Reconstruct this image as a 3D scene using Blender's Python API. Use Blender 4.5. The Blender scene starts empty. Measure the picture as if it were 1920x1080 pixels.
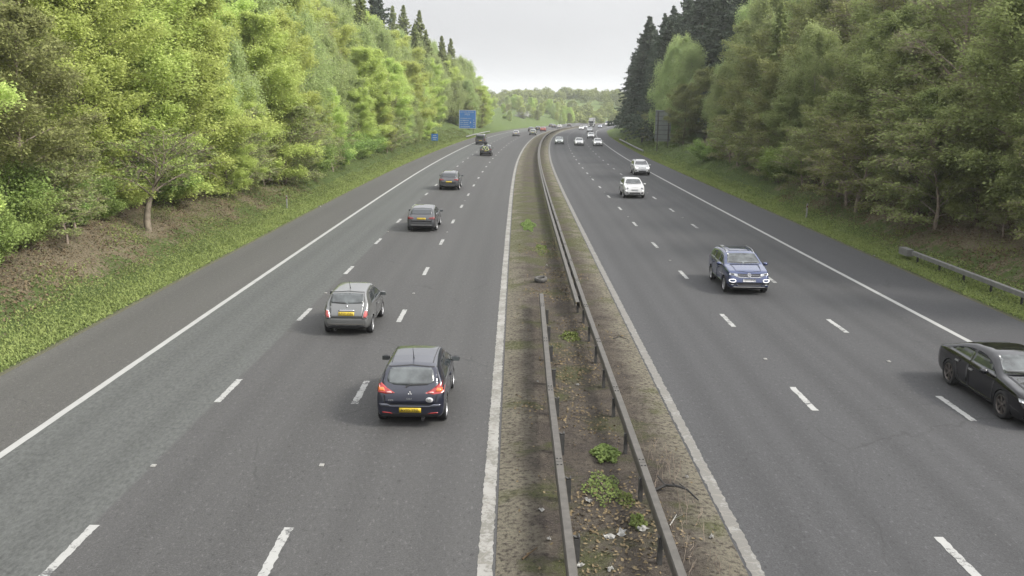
import bpy, bmesh, math, random
import numpy as np
from mathutils import Vector, Matrix
from mathutils.bvhtree import BVHTree

SC = bpy.context.scene
COL = SC.collection
R = math.radians
PI = math.pi

# ------------------------------------------------------------------ camera
CAM_H, CAM_PITCH, CAM_ROLL, CAM_F = 7.6836, 0.203466, 0.012545, 1718.04
cam = bpy.data.cameras.new('camera')
cam.sensor_width = 36.0
cam.lens = 36.0 * CAM_F / 1920.0
cam.clip_start = 0.1
cam.clip_end = 6000
camo = bpy.data.objects.new('camera', cam)
COL.objects.link(camo)
_f = Vector((0, math.cos(CAM_PITCH), -math.sin(CAM_PITCH)))
_r = Vector((1, 0, 0))
_u = _r.cross(_f)
_x = _r * math.cos(CAM_ROLL) + _u * math.sin(CAM_ROLL)
_y = -_r * math.sin(CAM_ROLL) + _u * math.cos(CAM_ROLL)
_m = Matrix((_x, _y, -_f)).transposed().to_4x4()
_m.translation = (0, 0, CAM_H)
camo.matrix_world = _m
SC.camera = camo

# ------------------------------------------------------------------ world
SUN_EL, SUN_AZ = 42.0, 106.0        # azimuth clockwise from the way the camera looks
w = bpy.data.worlds.new('World')
SC.world = w
w.use_nodes = True
nt = w.node_tree
bg = nt.nodes['Background']
sky = nt.nodes.new('ShaderNodeTexSky')
sky.sky_type = 'NISHITA'
sky.sun_disc = False
sky.sun_elevation = R(SUN_EL)
sky.sun_rotation = R(SUN_AZ)
sky.dust_density = 1.0
hs = nt.nodes.new('ShaderNodeHueSaturation')
hs.inputs['Saturation'].default_value = 0.05
nt.links.new(sky.outputs['Color'], hs.inputs['Color'])
tc = nt.nodes.new('ShaderNodeTexCoord')
sep = nt.nodes.new('ShaderNodeSeparateXYZ')
nt.links.new(tc.outputs['Generated'], sep.inputs[0])
# thin even cloud: the Nishita sky is dim overhead and bright low down, an overcast one is the reverse
lift = nt.nodes.new('ShaderNodeVectorMath'); lift.operation = 'MULTIPLY_ADD'
lift.inputs[1].default_value = (1, 1, 0.8); lift.inputs[2].default_value = (0, 0, 0.30)
nt.links.new(tc.outputs['Generated'], lift.inputs[0]); nt.links.new(lift.outputs[0], sky.inputs['Vector'])
mr = nt.nodes.new('ShaderNodeMapRange')
mr.interpolation_type = 'SMOOTHSTEP'
mr.inputs[1].default_value = 0.015; mr.inputs[2].default_value = 0.80
mr.inputs[3].default_value = 1.24; mr.inputs[4].default_value = 5.5
nt.links.new(sep.outputs['Z'], mr.inputs[0])
nz = nt.nodes.new('ShaderNodeTexNoise')
nz.inputs['Scale'].default_value = 3.0; nz.inputs['Detail'].default_value = 4.0
mp = nt.nodes.new('ShaderNodeMapping')
mp.inputs['Scale'].default_value = (1, 1, 4)
nt.links.new(tc.outputs['Generated'], mp.inputs[0]); nt.links.new(mp.outputs[0], nz.inputs[0])
mr2 = nt.nodes.new('ShaderNodeMapRange')
mr2.inputs[1].default_value = 0.3; mr2.inputs[2].default_value = 0.7
mr2.inputs[3].default_value = 0.93; mr2.inputs[4].default_value = 1.07
nt.links.new(nz.outputs[0], mr2.inputs[0])
mu = nt.nodes.new('ShaderNodeMath'); mu.operation = 'MULTIPLY'
nt.links.new(mr.outputs[0], mu.inputs[0]); nt.links.new(mr2.outputs[0], mu.inputs[1])
mx = nt.nodes.new('ShaderNodeVectorMath'); mx.operation = 'SCALE'
nt.links.new(hs.outputs['Color'], mx.inputs[0]); nt.links.new(mu.outputs[0], mx.inputs['Scale'])
nt.links.new(mx.outputs[0], bg.inputs['Color'])
bg.inputs['Strength'].default_value = 0.15

# ------------------------------------------------------------------ sun
sl = bpy.data.lights.new('sun', 'SUN')
sl.energy = 4.6
sl.angle = R(11)
sl.color = (1.0, 0.95, 0.86)
so = bpy.data.objects.new('sun', sl)
COL.objects.link(so)
_d = Vector((math.sin(R(SUN_AZ)) * math.cos(R(SUN_EL)), math.cos(R(SUN_AZ)) * math.cos(R(SUN_EL)), math.sin(R(SUN_EL))))
so.rotation_euler = _d.to_track_quat('Z', 'Y').to_euler()
so.location = (60, 0, 80)

# ------------------------------------------------------------------ exposure
SC.view_settings.view_transform = 'Standard'
SC.view_settings.look = 'None'
SC.view_settings.exposure = 0.0
SC.view_settings.gamma = 1.0
SC.render.engine = 'CYCLES'
SC.cycles.max_bounces = 8
SC.cycles.diffuse_bounces = 5
SC.cycles.transmission_bounces = 3
SC.cycles.volume_bounces = 0
SC.cycles.caustics_reflective = False
SC.cycles.caustics_refractive = False

# ------------------------------------------------------------------ road curve
KN = [0.0, 60.0, 120.0, 170.0, 210.0, 250.0, 290.0, 330.0, 380.0, 450.0, 520., 900.]
KK = [0.0001477, 7.77e-05, 0.0004418, 0.0003576, 0.0003135, 0.000713, 4.75e-05, 0.001125, 9.55e-05, -0.0003392, 0.0008, 0.0012]
GG = [-0.003274, -0.003951, -0.008017, -0.007106, -0.010693, -0.013216, -0.014177, -0.016079, -0.016395, -0.016324, -0.013, -0.004]
_s = np.arange(-60.0, 901.0, 1.0)
_k = np.interp(_s, KN, KK); _g = np.interp(_s, KN, GG)
_th = -0.0018814 + np.cumsum(_k) - np.sum(_k[_s < 0])
_X = np.cumsum(np.sin(_th)); _Y = np.cumsum(np.cos(_th)); _Z = np.cumsum(_g)
_i0 = int(np.searchsorted(_s, 0))
_X = _X - _X[_i0] + 0.5919; _Y = _Y - _Y[_i0]; _Z = _Z - _Z[_i0]

def th(s): return float(np.interp(s, _s, _th))
def P(s, o, z=0.0):
    t = th(s)
    return Vector((float(np.interp(s, _s, _X)) + o * math.cos(t), float(np.interp(s, _s, _Y)) - o * math.sin(t), float(np.interp(s, _s, _Z)) + z))
def PA(s, o, z):
    s = np.asarray(s, float); t = np.interp(s, _s, _th)
    return np.stack([np.interp(s, _s, _X) + o * np.cos(t), np.interp(s, _s, _Y) - o * np.sin(t), np.interp(s, _s, _Z) + z], -1)

# lateral offsets of the markings
EL, DA, DB, LR = -11.685, -8.165, -4.616, -0.98
RL, DC, DD, ER = 3.584, 7.252, 11.023, 14.77
OL, OR = -14.85, 18.12

def bump(s, o):
    return 0.18 * np.sin(s * .31 + 1.3 * np.sin(o * .4)) * np.sin(o * .7 + .5) + 0.12 * np.sin(s * .83 + o * 1.1)
def GH(s, o):
    """ground height above the road at chainage s, offset o"""
    s = np.asarray(s, float); o = np.asarray(o, float)
    e = np.where(o < 0, OL - o, o - OR)
    k = np.where(o < 0, 0.34, 0.36)
    far = np.clip((s - 300) / 60, 0, 1) * (o < 0)
    k = k * (1 - .3 * far)
    h = np.where(e < .9, e * .04, .036 + k * np.minimum(np.maximum(e - .9, 0), 26) * np.clip((e - .9) / 2.5, .35, 1) + .08 * np.clip(e - 27, 0, 40))
    h = h + bump(s, o) * np.clip((e - 1.0) / 3, 0, 1)
    return np.where(e < 0, -0.12, h)
def G(s, o): return P(s, o, float(GH(s, o)))

# ------------------------------------------------------------------ tags and mesh helpers
def tag(o, label=None, cat=None, group=None, kind=None):
    if label: o['label'] = label
    if cat: o['category'] = cat
    if group: o['group'] = group
    if kind: o['kind'] = kind
    return o
def empty(name, loc=(0, 0, 0), rz=0.0):
    o = bpy.data.objects.new(name, None)
    o.empty_display_size = .3
    COL.objects.link(o); o.location = loc; o.rotation_euler = (0, 0, rz)
    return o
def link(name, me, mats=None, parent=None):
    o = bpy.data.objects.new(name, me)
    COL.objects.link(o)
    if mats is not None:
        mi = np.zeros(len(me.polygons), np.int32); me.polygons.foreach_get('material_index', mi)
        me.materials.clear()
        for m in (mats if isinstance(mats, (list, tuple)) else [mats]): me.materials.append(m)
        me.polygons.foreach_set('material_index', mi)      # clear() resets the indices
    if parent: o.parent = parent
    return o
def me_from(verts, faces, smooth=False, mi=None):
    me = bpy.data.meshes.new('m')
    me.from_pydata([tuple(v) for v in verts], [], faces)
    if smooth: me.polygons.foreach_set('use_smooth', [True] * len(me.polygons))
    if mi is not None: me.polygons.foreach_set('material_index', mi)
    me.update()
    return me
def quads_np(V, mi=None, tint=None):
    """V: (n,4,3) -> mesh of n separate quads, fast"""
    n = len(V)
    me = bpy.data.meshes.new('m')
    me.vertices.add(4 * n); me.loops.add(4 * n); me.polygons.add(n)
    me.vertices.foreach_set('co', np.ascontiguousarray(V, np.float32).ravel())
    me.loops.foreach_set('vertex_index', np.arange(4 * n, dtype=np.int32))
    me.polygons.foreach_set('loop_start', np.arange(0, 4 * n, 4, dtype=np.int32))
    me.polygons.foreach_set('loop_total', np.full(n, 4, np.int32))
    if mi is not None: me.polygons.foreach_set('material_index', np.asarray(mi, np.int32))
    me.update(calc_edges=True)
    a = me.attributes.new('tint', 'FLOAT', 'FACE')
    a.data.foreach_set('value', np.asarray(tint if tint is not None else np.random.rand(n), np.float32))
    return me
class MB:
    def __init__(s): s.v = []; s.f = []; s.mi = []
    def add(s, vs, fs, m=0):
        b = len(s.v); s.v += [tuple(v) for v in vs]; s.f += [tuple(i + b for i in f) for f in fs]; s.mi += [m] * len(fs)
    def box(s, c, d, m=0, rz=0, mat=None):
        x, y, z = d[0] / 2, d[1] / 2, d[2] / 2
        vs = [Vector(q) for q in ((-x, -y, -z), (x, -y, -z), (x, y, -z), (-x, y, -z), (-x, -y, z), (x, -y, z), (x, y, z), (-x, y, z))]
        M = (mat.to_4x4() if mat else Matrix.Rotation(rz, 4, 'Z'))
        vs = [M @ q + Vector(c) for q in vs]
        s.add(vs, [(0, 3, 2, 1), (4, 5, 6, 7), (0, 1, 5, 4), (1, 2, 6, 5), (2, 3, 7, 6), (3, 0, 4, 7)], m)
    def tube(s, pts, rad, n=6, m=0, cap=True):
        pts = [Vector(p) for p in pts]; rings = []
        if not isinstance(rad, (list, tuple)): rad = [rad] * len(pts)
        for i, p in enumerate(pts):
            d = (pts[min(i + 1, len(pts) - 1)] - pts[max(i - 1, 0)])
            if d.length < 1e-9: d = Vector((0, 0, 1))
            d.normalize()
            a = d.orthogonal().normalized() if i == 0 else (rings[-1][1] - d * rings[-1][1].dot(d)).normalized()
            b = d.cross(a)
            rings.append(([p + (a * math.cos(2 * PI * k / n) + b * math.sin(2 * PI * k / n)) * rad[i] for k in range(n)], a))
        vs = [q for r_ in rings for q in r_[0]]
        fs = [(i * n + k, i * n + (k + 1) % n, (i + 1) * n + (k + 1) % n, (i + 1) * n + k) for i in range(len(pts) - 1) for k in range(n)]
        if cap: fs += [tuple(range(n))[::-1], tuple((len(pts) - 1) * n + k for k in range(n))]
        s.add(vs, fs, m)
    def lathe(s, prof, n=24, m=0, axis='y', c=(0, 0, 0)):
        """prof: (radius, along)"""
        vs = []
        for r_, a in prof:
            for k in range(n):
                t = 2 * PI * k / n
                q = (r_ * math.cos(t), a, r_ * math.sin(t)) if axis == 'y' else (r_ * math.cos(t), r_ * math.sin(t), a)
                vs.append((q[0] + c[0], q[1] + c[1], q[2] + c[2]))
        s.add(vs, [(i * n + k, i * n + (k + 1) % n, (i + 1) * n + (k + 1) % n, (i + 1) * n + k) for i in range(len(prof) - 1) for k in range(n)], m)
    def me(s, smooth=False): return me_from(s.v, s.f, smooth, s.mi)
    def build(s, name, mats, parent=None, smooth=False): return link(name, s.me(smooth), mats, parent)

# ------------------------------------------------------------------ materials
def srgb(r, g, b):
    f = lambda c: (c / 255 / 12.92) if c / 255 <= .04045 else ((c / 255 + .055) / 1.055) ** 2.4
    return (f(r), f(g), f(b), 1)
class NT:
    """small node-building helper"""
    def __init__(s, name):
        s.m = bpy.data.materials.new(name); s.m.use_nodes = True
        s.t = s.m.node_tree; s.b = s.t.nodes['Principled BSDF']; s.out = s.t.nodes['Material Output']
    def n(s, t, **kw):
        o = s.t.nodes.new(t)
        for k, v in kw.items():
            if k in o.inputs: o.inputs[k].default_value = v
            else: setattr(o, k, v)
        return o
    def l(s, a, b): s.t.links.new(a, b)
    def noise(s, vec, scale, detail=3, rough=.55, dist=0.0):
        o = s.n('ShaderNodeTexNoise'); o.inputs['Scale'].default_value = scale; o.inputs['Detail'].default_value = detail
        o.inputs['Roughness'].default_value = rough; o.inputs['Distortion'].default_value = dist
        if vec: s.l(vec, o.inputs['Vector'])
        return o.outputs[0]
    def mapr(s, v, a, b, c, d, smooth=False):
        o = s.n('ShaderNodeMapRange'); o.clamp = True
        if smooth: o.interpolation_type = 'SMOOTHSTEP'
        s.l(v, o.inputs[0])
        for i, q in enumerate((a, b, c, d)): o.inputs[i + 1].default_value = q
        return o.outputs[0]
    def math(s, op, a, b=None):
        o = s.n('ShaderNodeMath'); o.operation = op
        for i, q in enumerate((a, b)):
            if q is None: continue
            if isinstance(q, (int, float)): o.inputs[i].default_value = q
            else: s.l(q, o.inputs[i])
        return o.outputs[0]
    def mix(s, f, a, b, blend='MIX'):
        o = s.n('ShaderNodeMix'); o.data_type = 'RGBA'; o.blend_type = blend
        for i, q in ((0, f), (6, a), (7, b)):
            if isinstance(q, (int, float)): o.inputs[i].default_value = q
            elif isinstance(q, tuple): o.inputs[i].default_value = q
            else: s.l(q, o.inputs[i])
        return o.outputs[2]
    def obj(s): return s.n('ShaderNodeTexCoord').outputs['Object']
    def uv(s): return s.n('ShaderNodeTexCoord').outputs['UV']
    def vmap(s, v, sc):
        o = s.n('ShaderNodeMapping'); s.l(v, o.inputs[0]); o.inputs['Scale'].default_value = sc; return o.outputs[0]
    def bump(s, h, st, dist=.02):
        o = s.n('ShaderNodeBump'); o.inputs['Strength'].default_value = st; o.inputs['Distance'].default_value = dist
        s.l(h, o.inputs['Height']); s.l(o.outputs[0], s.b.inputs['Normal'])
def simple(name, col, rough=.5, metal=0.0, coat=0.0, spec=.5, ior=1.5, emit=None, es=0.0, var=0.0, scale=8.0):
    a = NT(name)
    a.b.inputs['Roughness'].default_value = rough; a.b.inputs['Metallic'].default_value = metal
    a.b.inputs['Coat Weight'].default_value = coat; a.b.inputs['IOR'].default_value = ior
    a.b.inputs['Specular IOR Level'].default_value = spec
    if emit: a.b.inputs['Emission Color'].default_value = emit; a.b.inputs['Emission Strength'].default_value = es
    if var > 0:
        f = a.mapr(a.noise(a.obj(), scale, 4), .3, .7, 1 - var, 1 + var)
        o = a.n('ShaderNodeVectorMath'); o.operation = 'SCALE'; o.inputs[0].default_value = col[:3]
        a.l(f, o.inputs['Scale']); a.l(o.outputs[0], a.b.inputs['Base Color'])
    else: a.b.inputs['Base Color'].default_value = col
    return a.m

M = {}
def asphalt(name, base, lane_light=None, tracks=(), patch=None, shoulder=False):
    a = NT(name)
    uv = a.uv()
    sp = a.n('ShaderNodeSeparateXYZ'); a.l(uv, sp.inputs[0]); o_ = sp.outputs[0]
    fine = a.noise(uv, 30, 2, .7); grain = a.noise(a.vmap(uv, (1, .45, 1)), 11, 3, .8)
    mid = a.noise(uv, 13, 5, .75)
    big = a.noise(a.vmap(uv, (1.0, .06, 1)), .55, 4, .6)
    col = a.mix(a.mapr(fine, .33, .67, 0, 1), tuple(c * .58 for c in base[:3]) + (1,), tuple(min(c * 1.42, 1) for c in base[:3]) + (1,))
    col = a.mix(a.mapr(mid, .35, .65, 0, .75), col, tuple(c * .62 for c in base[:3]) + (1,))
    col = a.mix(a.mapr(big, .35, .7, 0, .45), col, tuple(c * 1.18 for c in base[:3]) + (1,))
    col = a.mix(a.mapr(grain, .42, .30, 0, .85), col, tuple(c * .45 for c in base[:3]) + (1,))
    col = a.mix(a.mapr(grain, .58, .70, 0, .8), col, tuple(c * 1.75 for c in base[:3]) + (1,))
    for lo, hi, c in (lane_light or []):
        wob = a.math('ADD', o_, a.mapr(a.noise(uv, 1.2, 3), 0, 1, -.06, .06))
        f = a.math('MULTIPLY', a.mapr(wob, lo - .05, lo + .05, 0, 1), a.mapr(wob, hi - .05, hi + .05, 1, 0))
        lc = a.mix(a.mapr(grain, .36, .64, 0, 1), tuple(q * .74 for q in c[:3]) + (1,), tuple(q * 1.26 for q in c[:3]) + (1,))
        col = a.mix(f, col, lc)
    # wheel paths and oil line, polished by traffic
    for c, wd, amt in tracks:
        d = a.math('ABSOLUTE', a.math('SUBTRACT', o_, c))
        f = a.math('MULTIPLY', a.mapr(d, wd, 0, 0, 1, True), a.mapr(big, .2, .8, .5, 1.0))
        f = a.math('MULTIPLY', f, abs(amt))
        k = .68 if amt > 0 else 1.3
        sc = a.n('ShaderNodeVectorMath'); sc.operation = 'SCALE'; a.l(col, sc.inputs[0]); sc.inputs['Scale'].default_value = k
        col = a.mix(f, col, sc.outputs[0])
    # crack / seal lines across and along
    vo = a.n('ShaderNodeTexVoronoi'); vo.feature = 'DISTANCE_TO_EDGE'; vo.inputs['Scale'].default_value = .12
    dv = a.n('ShaderNodeVectorMath'); dv.operation = 'ADD'
    ns = a.n('ShaderNodeTexNoise'); ns.inputs['Scale'].default_value = 1.2; ns.inputs['Detail'].default_value = 4; a.l(uv, ns.inputs['Vector'])
    s3 = a.n('ShaderNodeVectorMath'); s3.operation = 'SCALE'; s3.inputs['Scale'].default_value = .5; a.l(ns.outputs['Color'], s3.inputs[0])
    a.l(uv, dv.inputs[0]); a.l(s3.outputs[0], dv.inputs[1]); a.l(dv.outputs[0], vo.inputs['Vector'])
    crack = a.math('MULTIPLY', a.mapr(vo.outputs['Distance'], 0, .0035, 1, 0), a.mapr(a.noise(uv, .35, 2), .5, .6, 0, .55))
    col = a.mix(crack, col, (.02, .02, .02, 1))
    # pale grit spots
    g = a.mapr(a.noise(uv, 9.0, 2, .5), .74, .78, 0, .5)
    col = a.mix(g, col, (.15, .145, .135, 1))
    a.l(col, a.b.inputs['Base Color'])
    a.b.inputs['Roughness'].default_value = .82
    a.b.inputs['Specular IOR Level'].default_value = .35
    a.bump(fine, .5, .012)
    return a.m
def lanes_tracks(cs, k=.55): 
    t = []
    for c in cs: t += [(c - .85, .55, k), (c + .85, .55, k), (c, .35, k * .5)]
    return t
M['road_l'] = asphalt('asphalt_left', (0.0541, 0.0532, 0.0525, 1), [(EL - .2, DA - .05, (.062, .0645, .0615))], lanes_tracks([-9.92], .55) + lanes_tracks([-6.39, -2.8], .4))
M['road_r'] = asphalt('asphalt_right', (0.0457, 0.0457, 0.0473, 1), [], lanes_tracks([5.42, 9.14, 12.9], .75))
M['sh_l'] = asphalt('hard_shoulder_left', (0.0608, 0.0590, 0.0545, 1), [], [(-14.6, .5, -.5)])
M['sh_r'] = asphalt('hard_shoulder_right', (0.0426, 0.0426, 0.0453, 1), [], [(17.9, .4, -.4)])

def paint_line(name, wear, col=(.27, .27, .26, 1), under=(.065, .065, .065, 1), crack=False):
    a = NT(name); uv = a.uv()
    n1 = a.noise(uv, 11, 5, .75); n2 = a.noise(uv, 1.7, 4, .6)
    f = a.mapr(a.math('ADD', a.math('MULTIPLY', n1, .6), a.math('MULTIPLY', n2, .5)), wear, wear + .06, 1, 0)
    dirty = a.mix(a.mapr(n2, .3, .7, 0, .5), col, tuple(c * .72 for c in col[:3]) + (1,))
    c = a.mix(f, under, dirty)
    if crack:
        vo = a.n('ShaderNodeTexVoronoi'); vo.feature = 'DISTANCE_TO_EDGE'; vo.inputs['Scale'].default_value = 1.0
        a.l(a.vmap(uv, (1.4, 2.6, 1)), vo.inputs['Vector'])
        c = a.mix(a.mapr(vo.outputs['Distance'], .0, .03, .8, 0), c, (.16, .15, .13, 1))
    a.l(c, a.b.inputs['Base Color']); a.b.inputs['Roughness'].default_value = .75
    return a.m
M['paint'] = paint_line('road_paint', .66)
M['paint_worn'] = paint_line('road_paint_worn', .575)
M['paint_reserve'] = paint_line('reserve_edge_paint', .525, (.215, .21, .195, 1), (.12, .115, .10, 1), True)
M['paint_reserve_r'] = paint_line('reserve_edge_paint_worn', .455, (.18, .178, .168, 1), (.115, .11, .10, 1), True)

def soil_mat():
    a = NT('reserve_soil'); uv = a.uv()
    sp = a.n('ShaderNodeSeparateXYZ'); a.l(uv, sp.inputs[0]); o_ = sp.outputs[0]
    n1 = a.noise(uv, 1.1, 5, .65); n2 = a.noise(uv, 9, 5, .7); n3 = a.noise(uv, 26, 4, .75, .6)
    c = a.mix(a.mapr(n1, .35, .65, 0, 1), (0.102, 0.088, 0.070, 1), (0.059, 0.050, 0.045, 1))
    # sandy wash near both edges
    edge = a.math('MINIMUM', a.mapr(o_, -.9, .55, 0, 1), a.mapr(o_, 3.4, 2.2, 0, 1))
    ed = a.math('ADD', edge, a.mapr(n1, .2, .8, -.35, .35))
    c = a.mix(a.mapr(ed, .15, .7, 1, 0), c, a.mix(a.mapr(n2, .35, .65, 0, 1), (0.193, 0.176, 0.135, 1), (0.135, 0.124, 0.097, 1)))
    s_ = sp.outputs[1]; mid_ = a.math('MULTIPLY', a.mapr(s_, 40, 50, 0, 1), a.mapr(s_, 75, 100, 1, .25))
    mo = a.math('ADD', a.noise(uv, .55, 4, .6), a.math('MULTIPLY', mid_, .12))
    moss = a.math('MULTIPLY', a.mapr(mo, .52, .64, 0, .9), a.mapr(n2, .35, .55, .1, 1))
    c = a.mix(moss, c, (0.082, 0.094, 0.032, 1))
    c = a.mix(a.mapr(n2, .50, .62, 0, .8), c, (0.037, 0.030, 0.028, 1))
    c = a.mix(a.mapr(n3, .56, .68, 0, .6), c, (0.205, 0.180, 0.152, 1))
    c = a.mix(a.mapr(n3, .44, .32, 0, .6), c, (0.025, 0.021, 0.020, 1))
    a.l(c, a.b.inputs['Base Color']); a.b.inputs['Roughness'].default_value = .95
    a.b.inputs['Specular IOR Level'].default_value = .1
    a.bump(a.math('ADD', n2, n3), 1.0, .08)
    return a.m
M['soil'] = soil_mat()

def ground_mat():
    a = NT('verge_ground'); uv = a.uv()
    sp = a.n('ShaderNodeSeparateXYZ'); a.l(uv, sp.inputs[0]); o_ = sp.outputs[0]; s_ = sp.outputs[1]
    e = a.math('MAXIMUM', a.math('SUBTRACT', OL, o_), a.math('SUBTRACT', o_, OR))
    n1 = a.noise(uv, .28, 5, .6); n2 = a.noise(uv, 2.4, 5, .7); n3 = a.noise(uv, 14, 4, .7)
    g = a.mix(a.mapr(n2, .35, .65, 0, 1), (.100, .135, .045, 1), (.060, .088, .032, 1))
    g = a.mix(a.mapr(n3, .4, .65, 0, .5), g, (0.077, 0.099, 0.025, 1))
    litter = a.mix(a.mapr(a.noise(uv, 9, 5, .8), .38, .62, 0, 1), (.225, .19, .125, 1), (.10, .082, .058, 1))
    near = a.mapr(s_, 55, 130, 0, 3.5)
    w_ = a.math('ADD', a.math('SUBTRACT', a.math('SUBTRACT', e, near), 3.4), a.math('ADD', a.mapr(n1, .3, .7, -2.2, 2.2), a.mapr(n2, .3, .7, -1.6, 1.6)))
    far = a.mapr(s_, 130, 175, 1, 0)
    c = a.mix(a.math('MULTIPLY', a.mapr(w_, -.4, .5, 0, 1), far), g, litter)
    # dusty lip next to the tarmac
    lip = a.math('ADD', e, a.mapr(n2, .3, .7, -.12, .12))
    c = a.mix(a.mapr(lip, .12, .32, .85, 0), c, (0.124, 0.115, 0.087, 1))
    a.l(c, a.b.inputs['Base Color']); a.b.inputs['Roughness'].default_value = 1.0
    a.b.inputs['Specular IOR Level'].default_value = .1
    a.bump(a.math('ADD', n3, n2), 1.0, .15)
    return a.m
M['ground'] = ground_mat()
M['hill'] = simple('hill_grass', (.085, .115, .035, 1), 1.0, var=.3, scale=.05, spec=.1)

def leaf_mat(name, c1, c2, trans=.35, hue=.016, val=.15, spec=.25):
    a = NT(name)
    at = a.n('ShaderNodeAttribute'); at.attribute_name = 'tint'
    oi = a.n('ShaderNodeObjectInfo')
    cl = a.noise(a.obj(), .8, 3, .6)
    c = a.mix(a.math('ADD', a.math('MULTIPLY', at.outputs['Fac'], .55), a.mapr(cl, .3, .7, 0, .45)), c1, c2)
    h = a.n('ShaderNodeHueSaturation'); a.l(c, h.inputs['Color'])
    a.l(a.mapr(oi.outputs['Random'], 0, 1, .5 - hue, .5 + hue), h.inputs['Hue'])
    a.l(a.mapr(oi.outputs['Random'], 0, 1, 1 - val, 1 + val), h.inputs['Value'])
    df = a.n('ShaderNodeBsdfDiffuse'); tr = a.n('ShaderNodeBsdfTranslucent'); mx_ = a.n('ShaderNodeMixShader')
    a.l(h.outputs[0], df.inputs[0]); a.l(h.outputs[0], tr.inputs[0])
    mx_.inputs[0].default_value = trans
    a.l(df.outputs[0], mx_.inputs[1]); a.l(tr.outputs[0], mx_.inputs[2])
    a.l(mx_.outputs[0], a.out.inputs[0])
    return a.m
M['beech'] = leaf_mat('leaf_beech', (.345, .425, .122, 1), (.565, .645, .22, 1), .5)
M['birch'] = leaf_mat('leaf_birch', (.285, .355, .145, 1), (.44, .505, .23, 1), .5, .012)
M['sparse'] = leaf_mat('leaf_sparse', (.195, .225, .09, 1), (.335, .37, .15, 1), .45)
M['shrub'] = leaf_mat('leaf_shrub', (.165, .235, .07, 1), (.31, .40, .13, 1), .42)
M['spruce'] = leaf_mat('needle_spruce', (.072, .095, .070, 1), (.135, .162, .115, 1), 0.12, .015)
M['larch'] = leaf_mat('needle_larch', (.18, .215, .085, 1), (.31, .345, .145, 1), 0.34, .012)
M['ivy'] = leaf_mat('leaf_ivy', (.085, .118, .048, 1), (.205, .24, .09, 1), 0.28)
M['grass'] = leaf_mat('grass_blade', (.145, .185, .062, 1), (.275, .31, .11, 1), 0.36)
M['weedleaf'] = leaf_mat('leaf_weed', (.095, .132, .045, 1), (.20, .245, .085, 1), .3)
M['blossom'] = leaf_mat('blossom', (.35, .35, .32, 1), (.5, .5, .46, 1), .3)
M['litter'] = leaf_mat('dead_leaf', (.085, .062, .038, 1), (.21, .165, .105, 1), .1)
M['farleaf'] = leaf_mat('leaf_distant', (.16, .185, .06, 1), (.30, .32, .115, 1), 0.32, .02, .2)
M['bark'] = simple('bark', (0.163, 0.137, 0.104, 1), .95, var=.4, scale=5, spec=.1)
M['twig'] = simple('twig', (0.247, 0.202, 0.163, 1), .95, var=.3, scale=3, spec=.1)
M['birchbark'] = simple('pale_bark', (.30, .27, .23, 1), .9, var=.4, scale=4, spec=.1)

M['galv'] = simple('weathered_steel', (.078, .072, .064, 1), .6, .25, var=.22, scale=6)
M['galv_d'] = simple('weathered_post', (.045, .044, .042, 1), .75, .1, var=.3, scale=9)
M['galv_l'] = simple('pale_steel', (.25, .25, .245, 1), .55, .3, var=.15, scale=4)
M['rubber'] = simple('rubber', (.02, .02, .021, 1), .8, spec=.3, var=.3, scale=12)
M['tyre_old'] = simple('old_rubber', (.075, .072, .068, 1), .95, spec=.2, var=.4, scale=9)
M['plastic'] = simple('dark_plastic', (.020, .020, .022, 1), .6, spec=.4)
M['trim'] = simple('black_gloss', (.012, .012, .014, 1), .25)
M['chrome'] = simple('chrome', (.36, .36, .37, 1), .25, .9)
M['alloy'] = simple('alloy', (.42, .42, .43, 1), .35, .7)
M['alloy_d'] = simple('alloy_bronze', (.13, .115, .105, 1), .35, .7)
M['glass'] = simple('car_glass', (.018, .022, .025, 1), .06, 0, 0, .5, 1.75)
M['glass_l'] = simple('car_glass_pale', (.050, .056, .057, 1), .08, 0, 0, .5, 1.65, var=.75, scale=2.2)
M['red'] = simple('tail_lens', (.27, .016, .014, 1), .2, 0, .6)
M['red_d'] = simple('tail_lens_dark', (.12, .008, .008, 1), .2, 0, .5)
M['pink'] = simple('tail_lens_pale', (.55, .26, .24, 1), .2, 0, .5)
M['amber'] = simple('amber_lens', (.62, .14, .03, 1), .2, 0, .5)
M['lens'] = simple('clear_lens', (.33, .34, .35, 1), .12, .3, 1)
M['lit'] = simple('lit_lamp', (.9, .9, .9, 1), .3, emit=(1, .98, .93, 1), es=.85)
M['yellow'] = simple('plate_yellow', (.42, .30, .012, 1), .5)
M['white'] = simple('plate_white', (.38, .385, .39, 1), .5)
M['black'] = simple('lettering', (.01, .01, .01, 1), .6)
M['blue'] = simple('sign_blue', (.030, .135, .36, 1), .5, var=.08, scale=2)
M['signwhite'] = simple('sign_white', (.36, .38, .41, 1), .5)
M['litterw'] = simple('litter_plastic', (.24, .235, .22, 1), .6, var=.2, scale=9)
def car_paint(name, c, metal=.35, rough=.32):
    k = 'paint_' + name
    if k not in M: M[k] = simple(name, c, rough, metal, 1.0)
    return M[k]

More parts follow.
